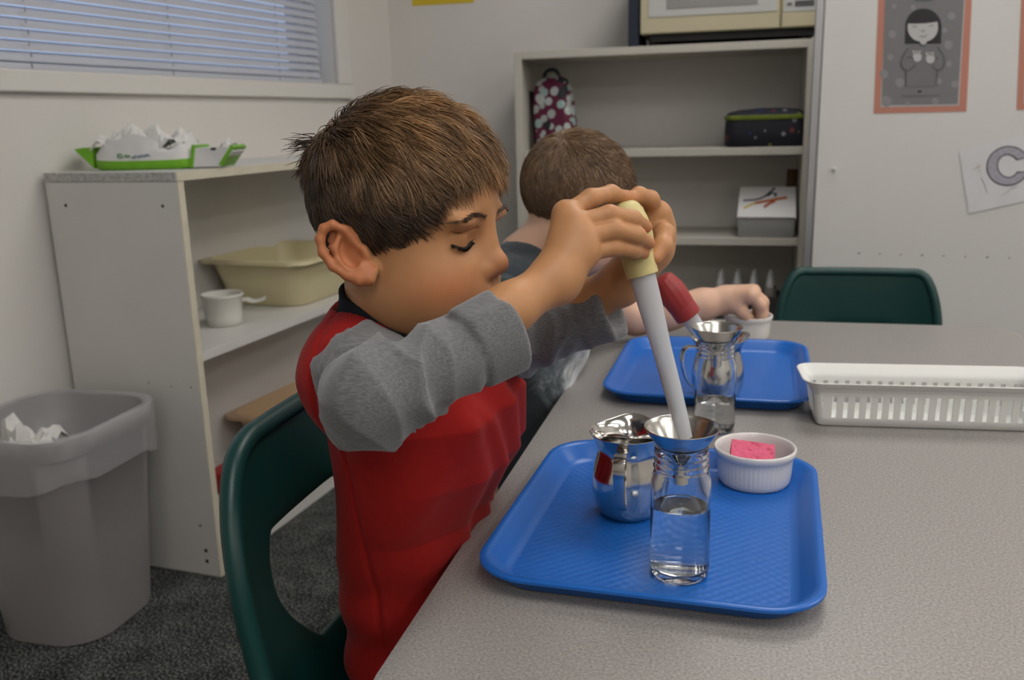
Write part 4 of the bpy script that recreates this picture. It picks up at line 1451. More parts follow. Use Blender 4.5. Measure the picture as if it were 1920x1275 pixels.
# ------------------------------------------------------------------ a child's head (local: x forward, y left, z up, origin between the ears)
EAR_T = rad(24)
def ear_pts():
    up = np.array((-math.sin(EAR_T), 0, math.cos(EAR_T)))
    bk = np.array((-math.cos(EAR_T), 0, -math.sin(EAR_T)))
    out = np.array((0, 1.0, 0))
    c = np.array((-.008, .0655, .001))
    def q(u, v, w=0.0):
        return c+up*u+bk*v*.92+out*(w+.0035+.50*(v+.008))
    return q
def ear_sdf(S):
    q = ear_pts()
    rim = [q(.006, -.0065, -.002), q(.019, -.0045, .001), q(.0265, .002, .0015), q(.0265, .0095, .001), q(.0205, .0160, 0), q(.0090, .0185, 0), q(-.004, .0160, 0), q(-.015, .0090, 0), q(-.0225, .0010, .001), q(-.0245, -.0060, .001), q(-.0205, -.0115, -.001)]
    rs = [.0028, .0032, .0036, .0037, .0036, .0034, .0033, .0036, .0048, .0052, .0035]
    d = chain(S, rim, rs, .003)
    up = np.array((-math.sin(EAR_T), 0, math.cos(EAR_T)))
    nrm = np.cross(up, q(0, .01)-q(0, 0)); nrm /= np.linalg.norm(nrm)
    bkv = np.cross(nrm, up)
    R = np.stack((up, bkv, nrm), 1)
    plate = ell(S, q(.001, .003, -.0062), (.0250, .0150, .0028), R)
    d = smin(d, plate, .005)
    # body of the lower ear and lobe
    d = smin(d, ell(S, q(-.0185, -.003, -.001), (.0085, .0080, .0042), R), .005)
    # antihelix
    d = smin(d, chain(S, [q(.0165, .0015, -.0006), q(.0085, .0088, .0002), q(-.002, .0098, .0002), q(-.0105, .0052, .0002), q(-.0130, -.0030, 0)], [.0022, .0028, .0028, .0030, .0030], .003), .003)
    # concha hollow
    hol = ell(S, q(-.0020, .0000, .0010), (.0105, .0072, .0078), R)
    d = smax(d, -hol, .002)
    # root joining the skull and tragus
    d = smin(d, chain(S, [q(.012, -.003, -.008), q(-.002, .004, -.016), q(-.016, -.006, -.009)], [.007, .008, .007], .006), .005)
    d = smin(d, cone(S, q(-.0015, -.0105, -.001), q(-.0075, -.0105, -.0015), .0036, .0030), .004)
    return d

def skull(S):
    """smooth head without the facial features: also carries the hair"""
    d = ell(S, (.002, 0, .043), (.079, .0675, .074))
    d = smin(d, ell(S, (.028, 0, .035), (.057, .055, .050)), .03)
    return d

def head_sdf(L):
    S = L.copy()
    S[:, 1] = np.abs(S[:, 1])
    d = skull(S)
    d = smin(d, ell(S, (.030, 0, -.024), (.050, .050, .056)), .03)
    d = smin(d, ell(S, (.046, .030, -.030), (.033, .028, .031)), .025)          # cheek
    d = smin(d, ell(S, (.066, 0, -.070), (.018, .022, .016)), .025)             # chin
    d = smin(d, ell(S, (.014, .036, -.044), (.038, .018, .024)), .03)           # jaw
    d = smin(d, ell(S, (.066, 0, -.044), (.021, .025, .022)), .02)              # muzzle
    # eye sockets, brow, lids
    d = smax(d, -ell(S, (.0885, .0290, .0090), (.0135, .0185, .0110)), .018)
    d = smin(d, ell(S, (.0735, .030, .0245), (.0095, .021, .0065), rotz(rad(-22))), .014)
    d = smin(d, sph(S, (.0615, .0300, .0085), .0145), .004)
    d = smax(d, -cone(S, (.0800, .0160, .0168), (.0705, .0435, .0155), .0011, .0011), .0030)  # lid crease
    # nose
    d = smin(d, cone(S, (.0775, 0, .0150), (.0890, 0, -.0125), .0072, .0078), .016)
    d = smin(d, ell(S, (.0915, 0, -.0155), (.0092, .0098, .0086)), .008)
    d = smin(d, ell(S, (.0835, .0102, -.0200), (.0085, .0064, .0070)), .005)
    d = smax(d, -ell(S, (.0890, .0052, -.0275), (.0040, .0026, .0040)), .003)
    # lips
    d = smin(d, ell(S, (.0850, .0055, -.0415), (.0062, .0100, .0042)), .006)
    d = smin(d, ell(S, (.0835, 0, -.0525), (.0065, .0125, .0048)), .006)
    d = smax(d, -cone(S, (.0920, 0, -.0468), (.0800, .0185, -.0472), .0009, .0006), .0022)
    d = smax(d, -cone(S, (.0945, 0, -.0285), (.0930, 0, -.0375), .0022, .0020), .004)         # philtrum
    # ear
    e = boxed(S, (-.05, .045, -.045), (.03, .11, .05), ear_sdf)
    d = smin(d, e, .004)
    return d

SKIN = np.array((0.455, 0.225, 0.102))
def head_tint(L, base):
    c = np.tile(base, (len(L), 1))
    S = L.copy(); S[:, 1] = np.abs(S[:, 1])
    def mix(w, col):
        nonlocal c
        w = np.clip(w, 0, 1)[:, None]
        c = c*(1-w)+np.array(col)*w
    red = base*np.array((1.02, .72, .70))
    mix(.75*np.exp(-(np.linalg.norm((S-np.array((.062, .044, -.030)))/np.array((.03, .03, .017)), axis=1))**2), red)      # cheek
    mix(.55*np.exp(-(np.linalg.norm((S-np.array((.100, 0, -.018)))/.013, axis=1))**2), red)
    ear = (S[:, 1] > .066) & (S[:, 0] < .012) & (S[:, 2] < .035) & (S[:, 2] > -.035)
    mix(ear*.75, base*np.array((1.0, .66, .60)))
    lips = np.exp(-(np.linalg.norm((S-np.array((.090, .0, -.0470)))/np.array((.012, .0165, .0085)), axis=1))**4)
    mix(.9*lips, base*np.array((.88, .50, .52)))
    lid = np.exp(-(np.linalg.norm((S-np.array((.078, .029, .010)))/np.array((.012, .02, .010)), axis=1))**2)
    mix(.25*lid, base*np.array((.82, .66, .62)))
    return c

def strands_for(Rm, O, s, seed, N, crown, hairline, length, thick, colour, lift, spikes=0, forward=1.0, gravity=.35):
    """hair rooted on the skull; local growth field radiating from the crown"""
    rng = np.random.default_rng(seed)
    ctr = np.array((.004, 0, .035))
    out = []
    k = np.arange(N)
    ga = k*2.399963
    zc = 1-1.62*(k+.5)/N
    dirs = np.stack((np.sqrt(np.maximum(0, 1-zc*zc))*np.cos(ga), np.sqrt(np.maximum(0, 1-zc*zc))*np.sin(ga), zc), 1)
    dirs += rng.normal(0, .012, dirs.shape)
    dirs /= np.linalg.norm(dirs, axis=1)[:, None]
    # march to the skull surface
    t = np.full(N, .05)
    for _ in range(14):
        t -= skull(ctr+dirs*t[:, None])*.9
    P = ctr+dirs*t[:, None]
    keep = hairline(P, rng)
    P = P[keep]
    n_ = len(P)
    def grad(X):
        e = .001
        d0 = skull(X)
        g = np.stack([(skull(X+np.eye(3)[a]*e)-d0)/e for a in range(3)], 1)
        return d0, g/(np.linalg.norm(g, axis=1)[:, None]+1e-9)
    K = 8
    Ln = length(P)*rng.uniform(.75, 1.1, n_)
    off = thick(P)*rng.uniform(.15, 1.0, n_)**.7
    X = P.copy()
    paths = [X.copy()]
    clump = np.sin(P[:, 0]*210+P[:, 1]*130)+np.sin(P[:, 1]*260-P[:, 2]*170+1.3)
    _, nrm = grad(X)
    jit = rng.normal(0, .10, (n_, 3))+.28*np.stack((np.sin(P[:, 1]*230+P[:, 2]*90), np.sin(P[:, 0]*250+1.1), np.sin(P[:, 0]*160+P[:, 1]*210)), 1)
    lf = lift(P)*rng.uniform(.6, 1.3, n_)*(1+.6*np.sin(P[:, 0]*190)*np.sin(P[:, 1]*230+.7))
    off = off*(1+.35*np.sin(P[:, 0]*150+P[:, 1]*190))
    for j in range(K-1):
        d0, nrm = grad(X)
        flow = X-crown
        flow -= nrm*(flow*nrm).sum(1)[:, None]
        flow /= np.linalg.norm(flow, axis=1)[:, None]+1e-6
        fw = np.tile(np.array((1.0, 0, -.15)), (n_, 1))
        topw = np.clip((X[:, 2]-.05)/.05, 0, 1)*np.clip((X[:, 0]+.05)/.06, 0, 1)
        dn = np.tile(np.array((0.30, 0, -1.0)), (n_, 1))
        v = flow+fw*(topw*forward)[:, None]+dn*(gravity*(1-topw))[:, None]+jit
        v += (np.cross(nrm, flow))*(.22*clump)[:, None]
        v -= nrm*(v*nrm).sum(1)[:, None]
        v /= np.linalg.norm(v, axis=1)[:, None]+1e-9
        u = j/(K-2)
        want = off*(1-np.exp(-(j+1)*.75))
        rise = (want-d0)*14+lf*(1-u)
        v = v+nrm*np.clip(rise, -.5, .9)[:, None]
        v /= np.linalg.norm(v, axis=1)[:, None]+1e-9
        X = X+v*(Ln/(K-1))[:, None]
        paths.append(X.copy())
    A = np.stack(paths, 1)
    for i in range(n_):
        pts = (A[i]*s) @ Rm.T+O
        out.append((pts, .00052*rng.uniform(.7, 1.35), .00012, colour(P[i], rng)))
    return out

def extra_strands(Rm, O, s, roots, seed, col, L=.03):
    rng = np.random.default_rng(seed)
    out = []
    for (p, v, n, spread, ln) in roots:
        p = np.array(p); v = np.array(v)/np.linalg.norm(v)
        for _ in range(n):
            q = p+rng.normal(0, spread, 3)
            w = v+rng.normal(0, .16, 3)
            w /= np.linalg.norm(w)
            bend = np.array((.0, 0, -.5))+rng.normal(0, .3, 3)
            tt = np.linspace(0, 1, 7)[:, None]
            l_ = ln*rng.uniform(.6, 1.15)
            pts = q+w*tt*l_+bend*tt**2*l_*.25
            out.append(((pts*s) @ Rm.T+O, .0005, .0001, np.array(col)*rng.uniform(.7, 1.2)))
    return out

# ------------------------------------------------------------------ boy in the red shirt
HS = 1.0
HR = rotz(rad(-6)) @ roty(rad(0))
HO = at(655, 478, .735) - HR @ (np.array((-.008, -.0735, 0))*HS)
def to_head(P):
    return ((P-HO) @ HR)/HS

B_E = at(702, 744, .625)      # right elbow
B_S = np.array((-.300, .668, .799))
B_W = at(1043, 522, .715)
L_S = np.array((-.292, .888, .802))
L_E = at(985, 632, .880)
L_W = at(1163, 532, .822)
NECK0 = HO+HR @ (np.array((-.014, 0, -.040)))
NECK1 = np.array((-.312, .760, .826))
RH = dict(
    index=[at(1062, 402, .733), at(1108, 372, .741), at(1146, 363, .755), at(1170, 370, .766)],
    middle=[at(1080, 420, .724), at(1143, 403, .729), at(1186, 411, .737), at(1210, 425, .750)],
    ring=[at(1094, 446, .718), at(1152, 431, .725), at(1194, 442, .734), at(1216, 456, .748)],
    pinky=[at(1098, 474, .719), at(1150, 464, .729), at(1186, 469, .738), at(1207, 475, .750)],
    thumb=[at(1052, 492, .742), at(1092, 452, .770), at(1132, 428, .797), at(1166, 414, .803)])
LH = dict(
    index=[at(1232, 400, .803), at(1219, 374, .791), at(1198, 366, .780), at(1180, 374, .772)],
    middle=[at(1241, 420, .812), at(1218, 404, .826), at(1196, 402, .826), at(1172, 408, .816)],
    ring=[at(1243, 444, .815), at(1218, 434, .829), at(1194, 434, .828), at(1172, 440, .816)],
    pinky=[at(1237, 466, .812), at(1214, 462, .826), at(1192, 464, .824), at(1174, 468, .814)],
    thumb=[at(1226, 478, .812), at(1246, 438, .790), at(1243, 462, .776), at(1228, 484, .769)])
FR = dict(index=(.0084, .0076, .0070, .0056), middle=(.0086, .0077, .0071, .0057), ring=(.0084, .0075, .0069, .0055), pinky=(.0078, .0068, .0062, .0050), thumb=(.0105, .0088, .0078, .0062))
def hand_sdf(P, Hd, wrist, fr=FR, pr=.0145):
    lo = np.min([p for f in Hd.values() for p in f]+[wrist], axis=0)-.045
    hi = np.max([p for f in Hd.values() for p in f]+[wrist], axis=0)+.045
    def fn(Q):
        d = None
        for f in ('index', 'middle', 'ring', 'pinky'):
            e = cone(Q, wrist, Hd[f][0], pr, fr[f][0]+.0022)
            d = e if d is None else smin(d, e, .012)
        d = smin(d, cone(Q, Hd['index'][0], Hd['pinky'][0], .0085, .0080), .010)
        d = smin(d, cone(Q, wrist, Hd['thumb'][0], pr*.9, fr['thumb'][0]+.002), .012)
        for f, pts in Hd.items():
            e = chain(Q, pts, fr[f], .004)
            d = smin(d, e, .0018 if f != 'thumb' else .005)
        return d
    return boxed(P, lo, hi, fn)

def boy_body(P):
    d = boxed(P, HO-np.array((.16, .14, .13)), HO+np.array((.16, .14, .17)), lambda Q: head_sdf(to_head(Q))*HS)
    d = smin(d, cone(P, NECK0, NECK1, .038, .039), .018)
    # trunk inside the shirt
    d = smin(d, cone(P, NECK1+np.array((-.005, 0, -.06)), np.array((-.318, .835, .46)), .045, .050), .02)
    d = smin(d, cone(P, B_S+np.array((0, .02, -.02)), L_S+np.array((0, -.02, -.02)), .030, .030), .02)
    # arms
    for S_, E_, W_, Hd in ((B_S, B_E, B_W, RH), (L_S, L_E, L_W, LH)):
        d = smin(d, cone(P, S_, E_, .029, .0225), .02)
        d = smin(d, chain(P, [E_, E_+(W_-E_)*.30, E_+(W_-E_)*.72, W_], [.0205, .0205, .0184, .0168], .01), .012)
        d = smin(d, hand_sdf(P, Hd, W_), .010)
    return d
def boy_tint(V):
    c = np.tile(SKIN, (len(V), 1))
    L = to_head(V)
    m = np.linalg.norm(L-np.array((0, 0, .03)), axis=1) < .16
    c[m] = head_tint(L[m], SKIN)
    red = SKIN*np.array((1.02, .76, .70))
    for Hd in (RH, LH):
        for f, pts in Hd.items():
            w = .55*np.exp(-(np.linalg.norm(V-pts[-1], axis=1)/.010)**2)+.22*np.exp(-(np.linalg.norm(V-pts[1], axis=1)/.008)**2)
            w = np.clip(w, 0, 1)[:, None]
            c = c*(1-w)+red*w
    return c
M_SKIN = tint_material('skin', .46, sss=.16, spec=.35, bump=(900, .10, .0004), noise=(60, .05))
boy = sdf_object('person', boy_body, (-.47, .46, .37), (.02, 1.01, 1.09), .0017, M_SKIN, None, boy_tint)
tag(boy, 'boy in a red shirt with grey sleeves squeezing a baster over a jar', 'person')

# hair
M_HAIR = tint_material('hair', .38, spec=.45)
def b_hairline(P, rng):
    az = np.arctan2(np.abs(P[:, 1]), P[:, 0])          # 0 front .. pi back
    zmin = np.interp(az, [0, .35, .62, .95, 1.25, 1.5, 1.75, 2.1, 2.6, 3.14], [.080, .078, .066, .028, -.004, -.008, .030, .004, -.022, -.030])
    return P[:, 2] > zmin+rng.normal(0, .003, len(P))
def b_len(P):
    top = np.clip((P[:, 2]-.05)/.05, 0, 1)
    fr = np.clip((P[:, 0]-.01)/.04, 0, 1)
    return .021+.017*top+.012*fr*top+.006*np.clip((P[:, 2]-.0)/.05, 0, 1)
def b_thick(P):
    top = np.clip((P[:, 2]-.02)/.09, 0, 1)
    return .0080+.0110*top
def b_lift(P):
    return .10+.40*np.clip((P[:, 2]-.08)/.03, 0, 1)
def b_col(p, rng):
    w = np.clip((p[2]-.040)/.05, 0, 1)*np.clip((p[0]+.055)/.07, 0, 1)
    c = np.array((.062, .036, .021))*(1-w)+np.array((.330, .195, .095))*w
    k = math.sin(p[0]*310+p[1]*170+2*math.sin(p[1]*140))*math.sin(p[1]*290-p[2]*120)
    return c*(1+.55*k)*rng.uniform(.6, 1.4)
CROWN = np.array((-.050, -.006, .108))
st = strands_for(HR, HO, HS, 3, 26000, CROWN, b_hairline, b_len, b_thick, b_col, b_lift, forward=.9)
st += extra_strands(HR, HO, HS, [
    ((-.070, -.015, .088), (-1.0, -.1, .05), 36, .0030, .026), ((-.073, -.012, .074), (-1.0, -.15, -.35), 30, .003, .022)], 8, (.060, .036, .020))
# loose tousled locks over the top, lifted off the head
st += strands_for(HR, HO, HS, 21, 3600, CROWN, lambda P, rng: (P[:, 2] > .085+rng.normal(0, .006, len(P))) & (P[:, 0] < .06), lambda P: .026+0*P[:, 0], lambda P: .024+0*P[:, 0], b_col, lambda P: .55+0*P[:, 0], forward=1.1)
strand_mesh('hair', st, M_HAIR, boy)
def cap_sdf(P, Rm, O, s, line, off0=.0010):
    L = ((P-O) @ Rm)/s
    d = skull(L)-off0
    az = np.arctan2(np.abs(L[:, 1]), L[:, 0])
    zmin = np.interp(az, *line)
    return smax(smax(d, -(skull(L)+.004), .002), (zmin-L[:, 2])*.8, .003)*s
B_LINE = ([0, .35, .62, .95, 1.25, 1.5, 1.75, 2.1, 2.6, 3.14], [.084, .082, .070, .034, .004, .000, .034, .010, -.016, -.024])
sdf_object('hair_underlayer', lambda P: cap_sdf(P, HR, HO, HS, B_LINE), HO-np.array((.11, .10, .06)), HO+np.array((.12, .10, .15)), .0022, mat('hair_dark', (.045, .027, .016), .6), boy, newton=0)

# eyebrows and lashes: short hairs
def brow_and_lash(parent, Rm, O, s, seed=5):
    rng = np.random.default_rng(seed)
    def onface(p, off=.0006):
        p = np.array(p, float)
        for _ in range(14):
            p[0] -= head_sdf(p[None])[0]*.8
        e = 5e-4
        q = head_sdf(np.stack((p, p+(e, 0, 0), p+(0, e, 0), p+(0, 0, e))))
        n = (q[1:]-q[0])/e
        return p+n/np.linalg.norm(n)*off
    for sgn in (-1, 1):
        st = []
        for k in range(230):
            u = rng.uniform(0, 1)
            y = .012+.036*u
            z = .0255+.0075*math.sin(u*2.2)-.007*u+rng.normal(0, .0011*(1-.5*u))
            a = onface((.085, sgn*y, z), .0011)
            b = onface((.085, sgn*(y+.0048), z+.0012*(1-u)-.0006*u), .0022)
            st.append((np.array([(a*(1-t)+b*t) for t in (0, .33, .66, 1)])*s @ Rm.T+O, .00024, .00010, np.array((.085, .050, .030))*rng.uniform(.7, 1.2)))
        strand_mesh('eyebrow', st, M_HAIR, parent)
        st = []
        def lidline(u):
            # u = 0 inner corner .. 1 outer corner, following the face
            return onface((.085, sgn*(.0150+.0330*u), .0075-.0062*math.sin(PI*u**.9)+.0015*u), .0004)
        line_ = [lidline(.86*k/24) for k in range(25)]
        for k in range(23):
            w_ = .00045*math.sin(PI*(k+1.5)/25)+.00018
            st.append((np.array((line_[k], line_[k+1], line_[k+2]))*s @ Rm.T+O, w_, w_, (.012, .008, .007)))
        for k in range(150):
            u = rng.uniform(.06, 1)
            q = u*24
            a = line_[int(q)]*(1-q+int(q))+line_[min(int(q)+1, 24)]*(q-int(q))
            tip = a+np.array((.0032*(1-.3*u), sgn*(.0004+.0034*u), -.0022+rng.normal(0, .0006)))
            mid = (a+tip)/2+np.array((0, 0, -.0011))
            st.append((np.array((a, (a+mid)/2, mid, (mid+tip)/2, tip))*s @ Rm.T+O, .00028, .00010, (.014, .010, .008)))
        strand_mesh('eyelashes', st, M_HAIR, parent)
brow_and_lash(boy, HR, HO, HS)


# ------------------------------------------------------------------ the red shirt
def column(P, zs, cx, cy, ax, by, pw=2.3):
    z = P[:, 2]
    X = (P[:, 0]-np.interp(z, zs, cx))/np.interp(z, zs, ax)
    Y = (P[:, 1]-np.interp(z, zs, cy))/np.interp(z, zs, by)
    k = (np.abs(X)**pw+np.abs(Y)**pw)**(1/pw)
    return (k-1)*np.minimum(np.interp(z, zs, ax), np.interp(z, zs, by))*.92
ZS = [.40, .48, .56, .62, .68, .74, .79, .82]
def fold(P, a, b, r, k=.03):
    return cone(P, a, b, r, r*.7), k
def shirt_sdf(P):
    zs = ZS
    cx = [-.325, -.326, -.326, -.320, -.300, -.294, -.300, -.307]
    cy = [.835, .835, .835, .832, .820, .803, .785, .772]
    ax = [.068, .067, .067, .070, .086, .086, .068, .048]
    by = [.116, .117, .120, .124, .129, .127, .108, .070]
    d = column(P, zs, cx, cy, ax, by)
    d = smax(d, P[:, 2]-.825, .03)
    d = smin(d, cone(P, NECK1+np.array((-.006, -.070, -.038)), NECK1+np.array((-.006, .095, -.038)), .042, .042), .045)
    d = smin(d, cone(P, NECK1+np.array((-.014, -.045, -.036)), NECK1+np.array((-.014, .055, -.036)), .043, .043), .03)
    d = smin(d, cone(P, NECK1+np.array((.0, 0, -.03)), NECK1+np.array((.002, 0, -.008)), .060, .054), .02)
    hem = .455+.012*np.sin((P[:, 1]-.7)*18)
    d = smax(d, hem-P[:, 2], .008)
    # cloth folds
    x, y, z = P[:, 0], P[:, 1], P[:, 2]
    w = np.clip((z-.50)/.08, 0, 1)*np.clip((.80-z)/.06, 0, 1)
    front = np.clip((x+.335)/.03, 0, 1)
    for y0, k_, wd, am in ((.735, -.50, .018, .0055), (.775, -.75, .014, .0048), (.825, -.60, .018, .0056), (.885, -.50, .016, .0046), (.70, .10, .02, .002)):
        q = (y-y0-k_*(z-.70))/wd
        d = d-am*w*front*(np.exp(-q*q)-.7*np.exp(-(q-1.5)**2))
    d = d+.0015*w*np.sin(40*z+60*y)
    # side seam
    d = d+.0016*np.exp(-((x+.326+.06*(z-.6))/.0022)**2)*np.clip((.79-y)/.02, 0, 1)
    d = d+.0022*np.sin(95*z+14*y)*np.clip((.60-z)/.08, 0, 1)
    # hollow inside, open at neck and hem
    return d
def shirt_shell(P):
    d = shirt_sdf(P)
    # neck opening
    n = cone(P, NECK1+np.array((.002, 0, -.012)), NECK1+(NECK0-NECK1)*.75, .0475, .050)
    d = smax(d, -n, .004)
    # armholes: the sleeves take over
    return d
M_RED = mat('red_jersey', (0.30, 0.010, 0.008), .85, sheen=.04, noise=(120, .08), bump=(700, .35, .0006), spec=.2)
shirt = sdf_object('shirt', shirt_shell, (-.47, .60, .43), (-.19, .97, .88), .0028, M_RED, boy)
# navy collar
def collar_sdf(P):
    a, b = NECK1+np.array((.014, -.008, -.014)), NECK1+(NECK0-NECK1)*.95+np.array((.008, -.003, 0))
    d = cone(P, a, b, .0630, .0500)
    d = smax(d, -(d+.005), .001)
    ax = (b-a)/np.linalg.norm(b-a)
    t = (P-a) @ ax
    # front dips lower than the back
    L = P-NECK1
    up = t-.044-.012*np.clip(-L[:, 0]/.05, -1, 1)
    dn = .010-.012*np.clip(L[:, 0]/.05, -1, 1)-t
    return smax(smax(d, up, .003), dn, .003)
M_NAVY = mat('navy_rib', (0.012, 0.014, 0.020), .9, bump=(500, .4, .0008), spec=.2)
sdf_object('collar', collar_sdf, NECK1-.10, NECK1+.11, .0022, M_NAVY, shirt)
# grey raglan sleeves
def melange():
    m = mat('grey_melange', (.15, .15, .152), .92, spec=.15, sheen=.3)
    nt = m.node_tree
    b = nt.nodes['Principled BSDF']
    tc = nt.nodes.new('ShaderNodeTexCoord')
    mp = nt.nodes.new('ShaderNodeMapping')
    mp.inputs['Rotation'].default_value = (0, rad(35), rad(20))
    mp.inputs['Scale'].default_value = (160, 1100, 1100)
    n = nt.nodes.new('ShaderNodeTexNoise')
    n.inputs['Scale'].default_value = 1.0
    n.inputs['Detail'].default_value = 6
    cr = nt.nodes.new('ShaderNodeValToRGB')
    cr.color_ramp.elements[0].position = .32
    cr.color_ramp.elements[0].color = (.098, .098, .100, 1)
    cr.color_ramp.elements[1].position = .70
    cr.color_ramp.elements[1].color = (.190, .190, .193, 1)
    nt.links.new(tc.outputs['Object'], mp.inputs[0])
    nt.links.new(mp.outputs[0], n.inputs['Vector'])
    nt.links.new(n.outputs[0], cr.inputs[0])
    nt.links.new(cr.outputs[0], b.inputs['Base Color'])
    bp = nt.nodes.new('ShaderNodeBump')
    bp.inputs['Strength'].default_value = .35
    bp.inputs['Distance'].default_value = .0004
    nt.links.new(n.outputs[0], bp.inputs['Height'])
    nt.links.new(bp.outputs[0], b.inputs['Normal'])
    return m
M_GREY = melange()
CF1 = at(948, 621, .672)       # right cuff mouth centre
def sleeve_fn(S_, E_, C_, neckp, r, cuff_r, cuff_len, ph):
    S_, E_, C_ = map(np.asarray, (S_, E_, C_))
    ax = (C_-E_)/np.linalg.norm(C_-E_)
    def fn(P):
        d = cone(P, S_, E_, r[0], r[1])
        d = smin(d, chain(P, [E_, E_+(C_-E_)*.45, C_], [r[1], r[2], r[3]], .02), .030)
        # raglan yoke up to the collar
        d = smin(d, cone(P, S_+np.array((0, 0, .000)), neckp, r[0]*.92, .024), .03)
        # sagging cloth under the elbow
        d = smin(d, sph(P, E_*.86+S_*.14+np.array((-.006, .002, -.013)), r[1]*.86), .03)
        t = (P-E_) @ ax
        L = np.linalg.norm(C_-E_)
        w = np.clip(1-np.abs(t-L*.25)/(L*.75), 0, 1)
        side = (P-E_) @ np.cross(ax, np.array((0, 0, 1.0)))
        cr = lambda q: 1-2*np.abs(np.sin(q))**.7
        nzy = 1.4*np.sin(side*55+ph)+.8*np.sin(P[:, 2]*70+2*ph)
        d = d-w*(.0034*cr(t*62+nzy)+.0018*cr(t*118-side*70+2*ph+nzy))
        us = (E_-S_)/np.linalg.norm(E_-S_)
        ts = (P-S_) @ us
        d = d-.0034*cr(ts*48+P[:, 2]*60+ph+1.2*np.sin(P[:, 0]*60))*np.clip(1-np.abs(ts-.07)/.09, 0, 1)
        # rolled cuff, a thicker band
        cuff = cone(P, C_-ax*cuff_len, C_, cuff_r*.95, cuff_r)+.0012*np.sin(side*220+ph)
        cuff = smax(cuff, t-L+.0015*np.sin(side*180), .004)
        cuff = smax(cuff, L-cuff_len-t, .006)
        d = smax(d, t-(L-.004), .006)
        d = smin(d, cuff, .0015)
        # open, hollow end for the forearm
        bore = cone(P, C_+ax*.008, C_+ax*.05, r[3]-.0040, cuff_r-.0040)
        d = smax(d, -bore, .004)
        return d
    return fn
fnR = sleeve_fn(B_S, B_E, CF1, NECK1+np.array((.008, -.055, -.014)), (.0365, .0295, .0275, .0265), .0325, .036, .3)
def trim_shirt(fn):
    return lambda P: smax(fn(P), -(shirt_sdf(P)+.010), .004)
lo_ = np.min((B_S, B_E, CF1, NECK1), axis=0)-.075
hi_ = np.max((B_S, B_E, CF1, NECK1), axis=0)+.075
sdf_object('sleeve', trim_shirt(fnR), lo_, hi_, .0024, M_GREY, shirt)
CF2 = at(1150, 578, .835)
fnL = sleeve_fn(L_S, L_E, CF2, NECK1+np.array((.012, .066, -.030)), (.036, .0285, .0270, .0262), .0300, .030, 1.7)
lo_ = np.min((L_S, L_E, CF2, NECK1), axis=0)-.075
hi_ = np.max((L_S, L_E, CF2, NECK1), axis=0)+.075
sdf_object('sleeve', trim_shirt(fnL), lo_, hi_, .0026, M_GREY, shirt)
# dark trousers on the seat, mostly under the table
def pants_sdf(P, hip, front, spread, zf):
    d = None
    for s_ in (-1, 1):
        hp = np.array((hip[0], hip[1]+s_*.052, hip[2]))
        kn = np.array((front, hip[1]+s_*spread, hip[2]+.005))
        an = np.array((front+.02, hip[1]+s_*spread, zf))
        e = smin(cone(P, hp, kn, .060, .046), cone(P, kn, an, .045, .036), .02)
        d = e if d is None else smin(d, e, .02)
    d = smin(d, ell(P, (hip[0]+.005, hip[1], hip[2]+.03), (.060, .105, .06)), .03)
    return d+.002*np.sin(P[:, 0]*80+P[:, 2]*60)
M_PANT = mat('dark_denim', (0.02, 0.024, 0.034), .85, noise=(90, .2), bump=(600, .3, .0006))
sdf_object('trousers', lambda P: pants_sdf(P, (-.325, .835, .445), -.08, .07, .10), (-.45, .65, .05), (0.02, 1.02, .57), .006, M_PANT, boy)
M_SHOE = mat('dark_shoe', (0.03, 0.03, 0.035), .6)
def shoe_sdf(P, c):
    d = ell(P, (c[0]+.03, c[1], .038), (.085, .036, .034))
    d = smin(d, cone(P, (c[0]-.02, c[1], .05), (c[0]-.02, c[1], .10), .034, .034), .02)
    return smax(d, .004-P[:, 2], .004)
for s_ in (-1, 1):
    c_ = (-.06, .835+s_*.07)
    sdf_object('shoe', lambda P: shoe_sdf(P, c_), (c_[0]-.1, c_[1]-.06, -.01), (c_[0]+.16, c_[1]+.06, .15), .005, M_SHOE, boy, newton=0)
# ------------------------------------------------------------------ boy in the blue-grey shirt, farther along the table
H2R = rotz(rad(34)) @ roty(rad(17)) @ rotx(rad(4))
H2S = 1.08
H2O = np.array((-.266, 1.380, .858))
def to_head2(P):
    return ((P-H2O) @ H2R)/H2S
N2 = np.array((-.328, 1.362, .792))
N20 = H2O+H2R @ np.array((-.016, 0, -.040))
S2L = np.array((-.315, 1.495, .752))
S2R = np.array((-.330, 1.240, .752))
E2L = np.array((-.185, 1.612, .645))
W2L = np.array((-.026, 1.662, .674))
E2R = np.array((-.425, 1.255, .600))
W2R = np.array((-.395, 1.300, .490))
H2L = dict(
    index=[(.017, 1.640, .686), (.034, 1.644, .668), (.036, 1.652, .647), (.031, 1.658, .632)],
    middle=[(.021, 1.655, .690), (.039, 1.660, .671), (.040, 1.665, .649), (.035, 1.669, .633)],
    ring=[(.020, 1.671, .689), (.037, 1.676, .671), (.037, 1.679, .650), (.032, 1.681, .635)],
    pinky=[(.013, 1.685, .685), (.028, 1.691, .669), (.029, 1.693, .651), (.025, 1.693, .638)],
    thumb=[(-.010, 1.648, .668), (.004, 1.641, .655), (.012, 1.645, .645), (.018, 1.654, .636)])
